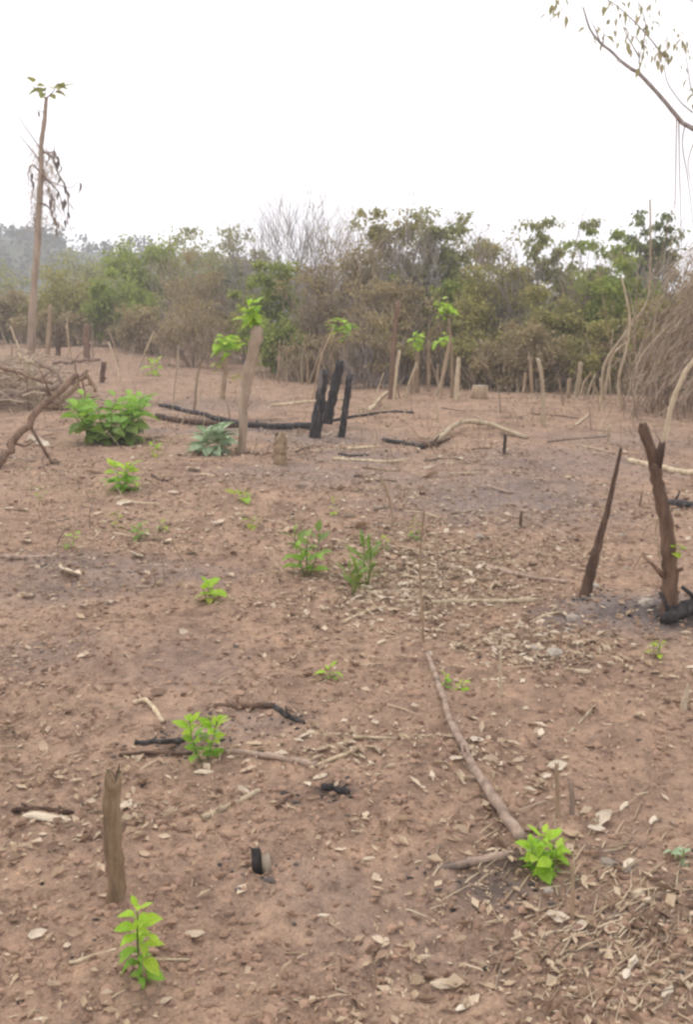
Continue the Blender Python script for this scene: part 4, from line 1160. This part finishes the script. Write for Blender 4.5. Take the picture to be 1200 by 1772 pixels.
# ================================================================== tall bare trunk on the left
b0 = Vector((0, 0, 0)); Yt = 26.5
x = U(52, 600, Yt).x; b0 = Vector((x, Yt, H(x, Yt) - .05))
root = empty('tall_bare_tree', b0); tag(root, 'tall bare trunk with a yellow green leaf tuft at its very top', T)
rg = random.Random(3)
L = lambda px, py, dy=0.0: U(px, py, Yt + dy) - b0
c = catmull([Vector((0, 0, 0)), L(58, 500), L(64, 430), L(67, 360), L(71, 300), L(71, 250), L(77, 205), L(80, 168)], 5)
n = len(c)
mb = MB(); mb.tube(c, [.115 * (1 - .62 * i / (n - 1)) * rg.uniform(.86, 1.14) for i in range(n)], 10, .12, rg=rg); mb.build('trunk', M['brushwood'], root)
for (P, r) in [([(72, 262), (58, 240), (40, 215), (30, 195)], .02), ([(72, 282), (55, 260), (38, 240), (30, 230)], .02), ([(70, 300), (56, 285), (48, 300), (50, 312)], .025), ([(73, 260), (92, 275), (100, 300), (112, 320), (118, 350), (116, 388)], .035),
               ([(72, 300), (90, 320), (102, 335), (110, 365)], .03), ([(68, 350), (85, 360), (92, 378), (104, 396)], .03), ([(78, 195), (66, 190), (64, 180)], .012), ([(80, 172), (66, 160), (56, 148)], .02), ([(80, 170), (92, 158), (98, 144)], .02),
               ([(66, 380), (58, 370), (60, 395)], .02), ([(74, 265), (92, 262), (94, 250)], .02), ([(75, 310), (120, 325), (135, 312)], .015)]:
    q = [L(a, b_, rg.uniform(-.25, .25)) for a, b_ in P]
    q = catmull(q, 3) if len(q) > 2 else q
    mb = MB(); mb.tube(q, [r * (1 - .6 * i / (len(q) - 1)) for i in range(len(q))], 5, .1, rg=rg); mb.build('branch', M['brown'], root)
for (qx, qy) in [(80, 160), (84, 156), (90, 152), (95, 148), (98, 156), (76, 160), (56, 150), (58, 146), (92, 146), (86, 162), (99, 160), (82, 152), (90, 160)]:
    add_leaf(root, rg.choice(LM['yellow']), L(qx, qy, rg.uniform(-.3, .3)), rg.uniform(0, 6.28), rg.uniform(-.5, .6), rg.uniform(-.5, .5), rg.uniform(.3, .5))
for (qx, qy) in [(64, 190), (102, 275), (104, 282), (93, 255), (98, 268), (52, 300), (50, 308), (54, 296), (100, 300), (108, 318), (104, 330), (110, 340), (116, 350), (117, 365), (115, 378), (96, 372), (92, 362), (98, 380),
                 (88, 340), (94, 350), (84, 320), (90, 330), (62, 372), (60, 378), (135, 312), (80, 262), (78, 275), (82, 290), (76, 300), (70, 262), (100, 392), (106, 345), (112, 328)]:
    add_leaf(root, rg.choice(LM['dead']), L(qx, qy, rg.uniform(-.3, .3)), rg.uniform(0, 6.28), rg.uniform(-1.5, -.7), rg.uniform(-.5, .5), rg.uniform(.16, .30), 'dead_leaf')

fz_ = MB()
for k in range(420):
    t_ = rg.random(); q = L(74 + rg.gauss(18, 13) * (t_ + .3), 255 + 140 * t_, rg.gauss(0, .4)) if rg.random() < .62 else L(66 + rg.gauss(-4, 8), 250 + 150 * t_, rg.gauss(0, .3))
    dd = Vector((rg.gauss(0, .5), rg.gauss(0, .5), -.8 + rg.gauss(0, .5))).normalized() * rg.uniform(.15, .5); r0 = rg.uniform(.004, .010)
    fz_.tube([q, q + dd * .5 + Vector((rg.gauss(0, .05), 0, 0)), q + dd], [r0, r0 * .8, r0 * .4], 3, 0, cap=False, rg=rg)
tag(fz_.build('dead_creeper', M['twig'], root), kind='stuff')

# ================================================================== overhanging tree on the right (its trunk stands outside the frame)
Yr = 9.5
x = U(1385, 700, Yr).x; b0 = Vector((x, Yr, H(x, Yr) - .06))
root = empty('overhanging_tree', b0); tag(root, 'tree reaching in with one long grey branch, drooping leaves and hanging vines', T)
rg = random.Random(17)
L = lambda px, py, dy=0.0: U(px, py, Yr + dy) - b0
c = catmull([Vector((0, 0, 0)), L(1378, 600), L(1388, 430), L(1372, 250), L(1362, 80), L(1380, -120), L(1370, -300)], 4)
n = len(c)
mb = MB(); mb.tube(c, [.13 * (1 - .75 * i / (n - 1)) for i in range(n)], 10, .07, rg=rg); mb.build('trunk', M['grey'], root)


def br(P, r, mat='grey', nm='branch', jit=.1):
    q = [L(a, b_, rg.uniform(-jit, jit)) for a, b_ in P]
    q = catmull(q, 4) if len(q) > 2 else q
    mb = MB(); mb.tube(q, [r * (1 - .7 * i / (len(q) - 1)) for i in range(len(q))], 6, .1, rg=rg)
    return mb.build(nm, M[mat], root)


br([(1378, 330), (1290, 275), (1200, 222), (1180, 210), (1145, 168), (1108, 128), (1095, 120), (1075, 105), (1058, 88), (1040, 74), (1022, 50), (1010, 12)], .028, jit=.02)
for P in [[(1108, 128), (1108, 100), (1112, 85)], [(1075, 108), (1068, 98), (1072, 112)], [(1044, 76), (1046, 60), (1044, 50)], [(1040, 74), (1030, 48), (1020, 30)], [(1200, 195), (1178, 175), (1155, 140), (1152, 105), (1158, 60)],
          [(1230, 190), (1200, 160), (1192, 120), (1185, 75)], [(1112, 85), (1118, 40), (1100, -10)], [(1152, 100), (1120, 60), (1080, 20), (1040, -5), (985, -5)], [(1108, 100), (1085, 60), (1078, 42)], [(1300, 240), (1240, 60), (1170, -20), (1080, -30), (970, -12)],
          [(1370, 120), (1300, 0), (1240, -80)], [(1375, 0), (1440, -120), (1500, -160)], [(1372, 200), (1470, 100), (1560, 60)]]:
    br(P, .008)
for P in [[(1187, 214), (1182, 250), (1190, 300), (1196, 345), (1202, 400)], [(1176, 205), (1177, 290), (1179, 360), (1181, 445)], [(1172, 203), (1170, 330), (1169, 362)], [(1210, 226), (1192, 280), (1200, 330)], [(1225, 240), (1215, 330), (1206, 440)]]:
    br(P, .0065, 'brown', 'vine', .03)
for (qx, qy, k) in [(958, 4, 3), (972, 8, 3), (950, 14, 1), (1052, 2, 2), (1060, 30, 2), (1072, 42, 2), (1045, 62, 3), (1070, 65, 1), (1086, 58, 3), (1090, 68, 2), (1098, 8, 2), (1114, 18, 3), (1118, 40, 3), (1122, 46, 2), (1112, 76, 3), (1118, 90, 4), (1140, 88, 3), (1144, 96, 2),
                    (1150, 80, 3), (1158, 64, 2), (1170, 62, 2), (1188, 74, 3), (1192, 82, 2), (1108, 104, 2), (1098, 32, 1), (1080, 20, 2), (1030, 44, 1), (1022, 60, 1), (978, 20, 1), (1200, 170, 3), (1198, 140, 2), (1180, 110, 1), (1075, 3, 2), (1130, 6, 2), (1165, 95, 1), (1102, 60, 1),
                    (1230, 20, 4), (1260, -40, 4), (1320, 60, 4), (1280, 120, 4), (1440, -100, 5), (1500, -150, 5), (1480, 90, 5), (1550, 60, 5), (1370, -300, 6), (1340, -200, 6), (1250, -90, 5)]:
    for i in range(k * 2):
        add_leaf(root, rg.choice(LM['hang']), L(qx, qy, rg.uniform(-.15, .15)) + Vector((rg.gauss(0, .035), 0, rg.gauss(0, .035))), rg.uniform(0, 6.28), rg.uniform(-1.5, -.3), rg.uniform(-.5, .5), rg.uniform(.045, .105))

# ================================================================== LITTER
# fine litter, straw and clods: nobody could count them
def in_fan(n, y0, y1, pw, rs, wide=.5):
    y = y0 + (y1 - y0) * rs.rand(n) ** pw
    x = (rs.rand(n) * 2 - 1) * (y * wide + .5)
    return x, y


lm_ = G(730, 980)


def dens_mask(x, y, rs):
    d = .30 + .7 * sm(pn(x / 1.1, y / 1.1, 51) + .45)
    strip = np.exp(-(((x - lm_.x) / .75) ** 2 + ((y - lm_.y) / 1.0) ** 2))
    d = np.clip(d * d * .75 * (.4 + .9 * sm(pn(x / .35, y / .35, 52) + .4)) + strip, 0, 1)
    return rs.rand(len(x)) < d


rs = np.random.RandomState(5)
x, y = in_fan(135000, 1.2, 17, 1.25, rs)
k = dens_mask(x, y, rs); x = x[k]; y = y[k]
def flakes(name, label, x, y, med, mx, mat):
    n = len(x)
    z = h_base(x, y) + h_fine(x, y) * (y < 8) + .004
    sz = np.clip(rs.lognormal(med, .55, n), .004, mx) * (1 + .03 * y)
    az = rs.uniform(0, 6.28, n); tl = rs.normal(0, .35, n)
    d = np.stack([np.cos(az), np.sin(az), tl * .6], 1); s_ = np.stack([-np.sin(az), np.cos(az), rs.normal(0, .3, n)], 1)
    Cn = np.stack([x, y, z], 1); L1 = sz[:, None]; W1 = (sz * rs.uniform(.25, .6, n))[:, None]; upv = np.array([0, 0, 1.0]) * (sz * rs.uniform(.05, .4, n))[:, None]
    V = np.stack([Cn - d * L1 * .5 + upv * .6, Cn + s_ * W1 * .5 + upv, Cn - s_ * W1 * .5 + upv * .7, Cn + d * L1 * .5 + upv * .5, Cn + d * L1 * .05], 1).reshape(-1, 3)
    q = (np.arange(n) * 5)[:, None]
    F = np.concatenate([q + np.array([[0, 4, 1]]), q + np.array([[4, 3, 1]]), q + np.array([[0, 2, 4]]), q + np.array([[4, 2, 3]])], 0)
    return tag(np_mesh(name, V, F, M[mat]), label, 'leaf litter', kind='stuff')


flakes('leaf_litter', 'small crumbled dry leaves scattered over the bare soil', x, y, -4.12, .05, 'litter')
xs, ys = [], []
for (px, py, sx, sy, cnt_) in [(735, 985, .34, .55, 2400), (680, 1040, .34, .3, 800), (840, 1010, .4, .3, 450), (905, 1110, .26, .2, 700), (950, 1130, .2, .12, 350), (830, 930, .5, .5, 400), (960, 960, .4, .5, 300), (1040, 880, .6, .8, 300), (620, 880, .5, .7, 600), (250, 930, .8, .6, 700), (130, 820, .9, .7, 600), (420, 900, .5, .5, 400), (690, 800, .7, .6, 400), (640, 1300, .25, .14, 260), (880, 1330, .2, .25, 200)]:
    p = G(px, py)
    xs.append(p.x + sx * rs.normal(0, 1, cnt_)); ys.append(p.y + sy * rs.normal(0, 1, cnt_))
a_, b_ = in_fan(16000, 7, 24, .8, rs); k = dens_mask(a_, b_, rs); xs.append(a_[k]); ys.append(b_[k])
flakes('pale_leaf_litter', 'dense strip of pale dry leaves and chips along the middle of the clearing', np.concatenate(xs), np.concatenate(ys), -3.8, .06, 'litter_strip')

x, y = in_fan(9000, 1.2, 16, 1.0, rs)
k = dens_mask(x, y, rs); x = x[k]; y = y[k]
tb = MB(); rg = random.Random(8)
zz = h_base(x, y) + h_fine(x, y) * (y < 8)
for a_, b_, z_ in zip(x, y, zz):
    az = rg.gauss(.2, .8); Ls = rg.uniform(.015, .04 + .08 * rg.random() ** 2) * (1 + .12 * b_); r0 = rg.uniform(.0008, .0022) * (1 + .12 * b_)
    dv = Vector((math.cos(az), math.sin(az), rg.gauss(0, .1))) * Ls
    p = Vector((a_, b_, z_ + r0 * 1.5))
    tb.tube([p - dv * .5, p + Vector((0, 0, rg.uniform(0, .006))), p + dv * .5], [r0, r0, r0 * .6], 3, 0, cap=False, rg=rg)
pc = G(1110, 1600)
for k in range(420):
    a_ = pc.x + rg.gauss(0, .22); b_ = pc.y + rg.gauss(0, .28); z_ = H(a_, b_) + float(h_fine(a_, b_))
    az = rg.gauss(.85, .35); Ls = rg.uniform(.03, .12); r0 = rg.uniform(.0012, .003)
    dv = Vector((math.cos(az), math.sin(az), rg.gauss(0, .1))) * Ls; p = Vector((a_, b_, z_ + r0 * 1.5))
    tb.tube([p - dv * .5, p + Vector((0, 0, rg.uniform(0, .006))), p + dv * .5], [r0, r0, r0 * .6], 3, 0, cap=False, rg=rg)
tag(tb.build('straw_litter', M['straw']), 'thin dry straw and twig bits strewn on the soil', 'straw', kind='stuff')

sb_ = MB(); rg = random.Random(12)
for k in range(3600):
    b_ = 5 + 27 * rg.random() ** .8; a_ = rg.uniform(-.46, .46) * b_
    if float(_pn1(a_ / 1.6, b_ / 1.6, 71)) < .05: continue
    p = Vector((a_, b_, H(a_, b_) - .01)); hh = rg.uniform(.05, .30) * (.6 + .03 * b_)
    dd = Vector((rg.gauss(0, .35), rg.gauss(0, .35), 1)).normalized() * hh; r0 = rg.uniform(.002, .004) * (1 + .05 * b_)
    sb_.tube([p, p + dd * .5, p + dd + Vector((rg.gauss(0, .03), 0, 0))], [r0, r0 * .8, r0 * .5], 3, 0, cap=False, rg=rg)
tag(sb_.build('dry_stubble', M['straw']), 'thin dry stubble stems standing across the cleared ground', 'stubble', kind='stuff')

t_ = (1 + 5 ** .5) / 2
ico = np.array([(-1, t_, 0), (1, t_, 0), (-1, -t_, 0), (1, -t_, 0), (0, -1, t_), (0, 1, t_), (0, -1, -t_), (0, 1, -t_), (t_, 0, -1), (t_, 0, 1), (-t_, 0, -1), (-t_, 0, 1)]) / math.sqrt(1 + t_ * t_)
icf = np.array([(0, 11, 5), (0, 5, 1), (0, 1, 7), (0, 7, 10), (0, 10, 11), (1, 5, 9), (5, 11, 4), (11, 10, 2), (10, 7, 6), (7, 1, 8), (3, 9, 4), (3, 4, 2), (3, 2, 6), (3, 6, 8), (3, 8, 9), (4, 9, 5), (2, 4, 11), (6, 2, 10), (8, 6, 7), (9, 8, 1)])
x, y = in_fan(30000, 1.2, 11, 1.5, rs)
k = rs.rand(len(x)) < .25 + .75 * sm(pn(x / .8, y / .8, 61) + .4)
x = x[k]; y = y[k]; n = len(x)
z = h_base(x, y) + h_fine(x, y) * (y < 8)
sz = np.clip(rs.lognormal(-5.15, .45, n), .0025, .013) * (1 + .06 * y)
Vc = ico[None] * (1 + rs.uniform(-.42, .42, (n, 12, 1))) * sz[:, None, None] * np.stack([rs.uniform(.8, 1.5, n), rs.uniform(.8, 1.3, n), rs.uniform(.5, .9, n)], 1)[:, None, :]
Vc = Vc + np.stack([x, y, z + sz * .1], 1)[:, None, :]
F = (icf[None] + (np.arange(n) * 12)[:, None, None]).reshape(-1, 3)
tag(np_mesh('soil_clods', Vc.reshape(-1, 3), F, M['clod']), 'small crumbled clods of brown soil', 'soil clods', kind='stuff')


cxs = []; cys = []
for (px, py, sx, sy, cnt_) in [(1150, 1060, .22, .16, 260), (1015, 1035, .15, .12, 160), (860, 1530, .12, .1, 140), (400, 735, .8, .3, 260), (560, 760, .7, .4, 300), (700, 780, .6, .4, 200), (330, 1290, .16, .08, 140), (490, 1245, .14, .08, 100), (580, 1372, .08, .05, 70), (455, 1500, .06, .05, 60), (900, 850, 1., .8, 260), (150, 1010, .6, .4, 160), (1120, 1580, .25, .25, 200)]:
    p = G(px, py); cxs.append(p.x + sx * rs.normal(0, 1, cnt_)); cys.append(p.y + sy * rs.normal(0, 1, cnt_))
a_, b_ = in_fan(1500, 1.2, 11, 1.3, rs); cxs.append(a_); cys.append(b_)
x = np.concatenate(cxs); y = np.concatenate(cys); k = rs.rand(len(x)) < .4; x = x[k]; y = y[k]; n = len(x)
z = h_base(x, y) + h_fine(x, y) * (y < 8)
sz = np.clip(rs.lognormal(-5.6, .5, n), .0015, .009) * (1 + .05 * y)
Vc = ico[None] * (1 + rs.uniform(-.4, .4, (n, 12, 1))) * sz[:, None, None] * np.stack([rs.uniform(.8, 2.2, n), rs.uniform(.7, 1.3, n), rs.uniform(.5, .9, n)], 1)[:, None, :]
Vc = Vc + np.stack([x, y, z + sz * .2], 1)[:, None, :]
F = (icf[None] + (np.arange(n) * 12)[:, None, None]).reshape(-1, 3)
tag(np_mesh('charcoal_crumbs', Vc.reshape(-1, 3), F, M['crumb']), 'black charcoal crumbs scattered on the ashy soil', 'charcoal', kind='stuff')


# the larger dry leaves and chips one can pick out, one by one
def dry_leaf_mesh(mat, w, curl, seed):
    rg = random.Random(seed)
    rows = [(-.5, .04), (-.3, .7), (-.05, 1), (.2, .85), (.4, .4), (.55, .02)]
    v = []; f = []
    for (tt, wv) in rows:
        ww = wv * w * .5 * rg.uniform(.85, 1.15); z0 = curl * (tt * tt) * 1.2 + rg.uniform(-.02, .02)
        v += [(tt, -ww, z0 + abs(ww) * rg.uniform(.2, .9)), (tt, 0, z0), (tt, ww, z0 + abs(ww) * rg.uniform(.1, .8))]
    for i in range(len(rows) - 1):
        a = i * 3; f += [(a, a + 1, a + 4, a + 3), (a + 1, a + 2, a + 5, a + 4)]
    me = bpy.data.meshes.new('dry_leaf'); me.from_pydata(v, [], f); me.materials.append(mat)
    me.polygons.foreach_set('use_smooth', [True] * len(f))
    return me


def chip_mesh(mat, seed):
    rg = random.Random(seed)
    mb = MB(); mb.tube([(-.5, 0, 0), (-.2, .02, .01), (.2, -.01, .015), (.5, 0, 0)], [.05, .13, .14, .05], 6, .3, jag=.06, rg=rg)
    me = bpy.data.meshes.new('wood_chip'); me.from_pydata([(a, b_ * 1.4, c * .6) for a, b_, c in mb.v], [], mb.f); me.materials.append(mat)
    return me


def stone_mesh(mat, seed):
    rg = random.Random(seed)
    me = bpy.data.meshes.new('stone')
    vv = [tuple(Vector(p) * rg.uniform(.75, 1.15) * .5) for p in ico]
    me.from_pydata([(a * 1.2, b_, c * .7) for a, b_, c in vv], [], [tuple(int(i) for i in q) for q in icf]); me.materials.append(mat)
    return me


TONES = {'pale': M['litter_pale'], 'tan': M['litter1'], 'brown': M['litter_brown']}
DL = {tn: [dry_leaf_mesh(mt, .35 + .08 * k, .1 + .12 * k, k) for k in range(6)] for tn, mt in TONES.items()}
CH = [chip_mesh(M['chip'], k) for k in range(5)]
SN = [stone_mesh(M['stone'], k) for k in range(4)]


def drop(name, cat, meshes, p, size, az, lab, group, rg, up=.25):
    o = bpy.data.objects.new(name, rg.choice(meshes)); C.objects.link(o)
    z = H(p.x, p.y) + (float(h_fine(p.x, p.y)) if p.y < 8 else 0)
    o.location = (p.x, p.y, z + size * .05)
    o.rotation_euler = (rg.gauss(0, up), rg.gauss(0, up), az); o.scale = (size,) * 3
    tag(o, lab + near(p), cat, group)


rg = random.Random(99)
# pieces seen in the photograph: (px, py, length px, angle)
for (px, py, ln_, a) in [(68, 1418, 60, 0), (96, 1420, 56, .1), (250, 1415, 30, 0), (772, 1703, 62, .05), (803, 1742, 40, .6), (555, 1345, 30, .4), (352, 1338, 34, 0), (1095, 1672, 38, 1.0), (1085, 1690, 34, 1.0), (1105, 1545, 46, .6), (1120, 1560, 36, .7),
                         (1090, 1497, 40, .8), (1155, 1718, 40, .8), (1130, 1425, 30, 1.0), (1010, 1165, 34, 0), (1080, 1400, 28, .9), (660, 1112, 26, .9), (735, 1660, 30, .3), (560, 1585, 24, .1), (640, 1485, 26, .2), (70, 1780, 26, .2), (25, 1488, 26, 0), (180, 1578, 24, 0)]:
    p = G(px, min(py, 1765)); drop('wood_chip', 'wood chip', CH, p, ln_ * p.y / FOC * 1.05, a, 'pale flat wood chip lying on the soil nearest to ', 'pale wood chips on the soil', rg, .08)
for (px, py, ln_, a) in [(937, 1102, 20, .5), (925, 1124, 24, 0), (962, 1134, 34, 0), (994, 1072, 26, .5), (986, 1088, 18, 0), (1118, 1046, 34, 0), (1055, 1495, 34, .3), (1085, 1503, 26, .2), (950, 1545, 20, 0), (1030, 1018, 20, 1.2), (832, 930, 18, 0), (1078, 928, 14, 0), (1085, 985, 12, 0)]:
    p = G(px, py); drop('stone', 'stone', SN, p, ln_ * p.y / FOC * 1.0, a, 'pale ashy stone on the soil nearest to ', 'pale ashy stones', rg, .2)
photo_leaves = [(65, 772, 40), (92, 802, 22), (160, 820, 30), (215, 875, 26), (170, 890, 22), (120, 998, 50), (300, 990, 30), (290, 940, 24), (235, 965, 34), (195, 980, 20), (385, 838, 22), (335, 815, 26), (415, 897, 32), (380, 908, 22), (330, 960, 24), (505, 920, 26), (300, 855, 22),
                (520, 842, 24), (590, 848, 24), (620, 850, 22), (740, 812, 26), (745, 826, 30), (600, 895, 30), (625, 915, 30), (655, 1000, 26), (705, 980, 22), (730, 1008, 24), (668, 1040, 30), (755, 1020, 24), (790, 985, 22), (770, 1000, 22), (815, 1010, 22), (700, 1015, 24), (680, 1060, 22),
                (745, 975, 18), (765, 960, 18), (715, 960, 20), (640, 1020, 30), (850, 945, 20), (870, 965, 20), (500, 900, 20), (40, 885, 22), (15, 880, 18), (45, 940, 22), (140, 960, 22), (1060, 650, 16), (270, 935, 20), (430, 1335, 30), (440, 1290, 34), (420, 1375, 26), (965, 1330, 34), (945, 1350, 28),
                (850, 1320, 26), (825, 1285, 24), (790, 1320, 24), (880, 1290, 22), (980, 1345, 22), (1035, 1440, 50), (1045, 1420, 40), (1000, 1590, 44), (965, 1592, 40), (860, 1178, 24), (905, 1120, 18)]
for (px, py, ln_) in photo_leaves:
    tn = rg.choice(('pale', 'pale', 'tan')); p = G(px, py); drop('dry_leaf', 'dry leaf', DL[tn], p, ln_ * p.y / FOC * 1.1, rg.uniform(-.7, .7), 'large dry %s leaf on the ground nearest to ' % tn, 'dry leaves on the ground', rg)
cnt = 0
while cnt < 215:
    y_ = 2.0 + 9.5 * rg.random() ** 1.1; x_ = rg.uniform(-.42, .42) * y_
    if not bool(dens_mask(np.array([x_]), np.array([y_]), rs)[0]): continue
    p = Vector((x_, y_, H(x_, y_)))
    tn = rg.choice(('pale', 'tan', 'tan', 'brown'))
    drop('dry_leaf', 'dry leaf', DL[tn], p, rg.uniform(.03, .06) * (1 + .05 * y_), rg.gauss(0, .7), 'small dry %s leaf on the ground nearest to ' % tn, 'dry leaves on the ground', rg)
    cnt += 1
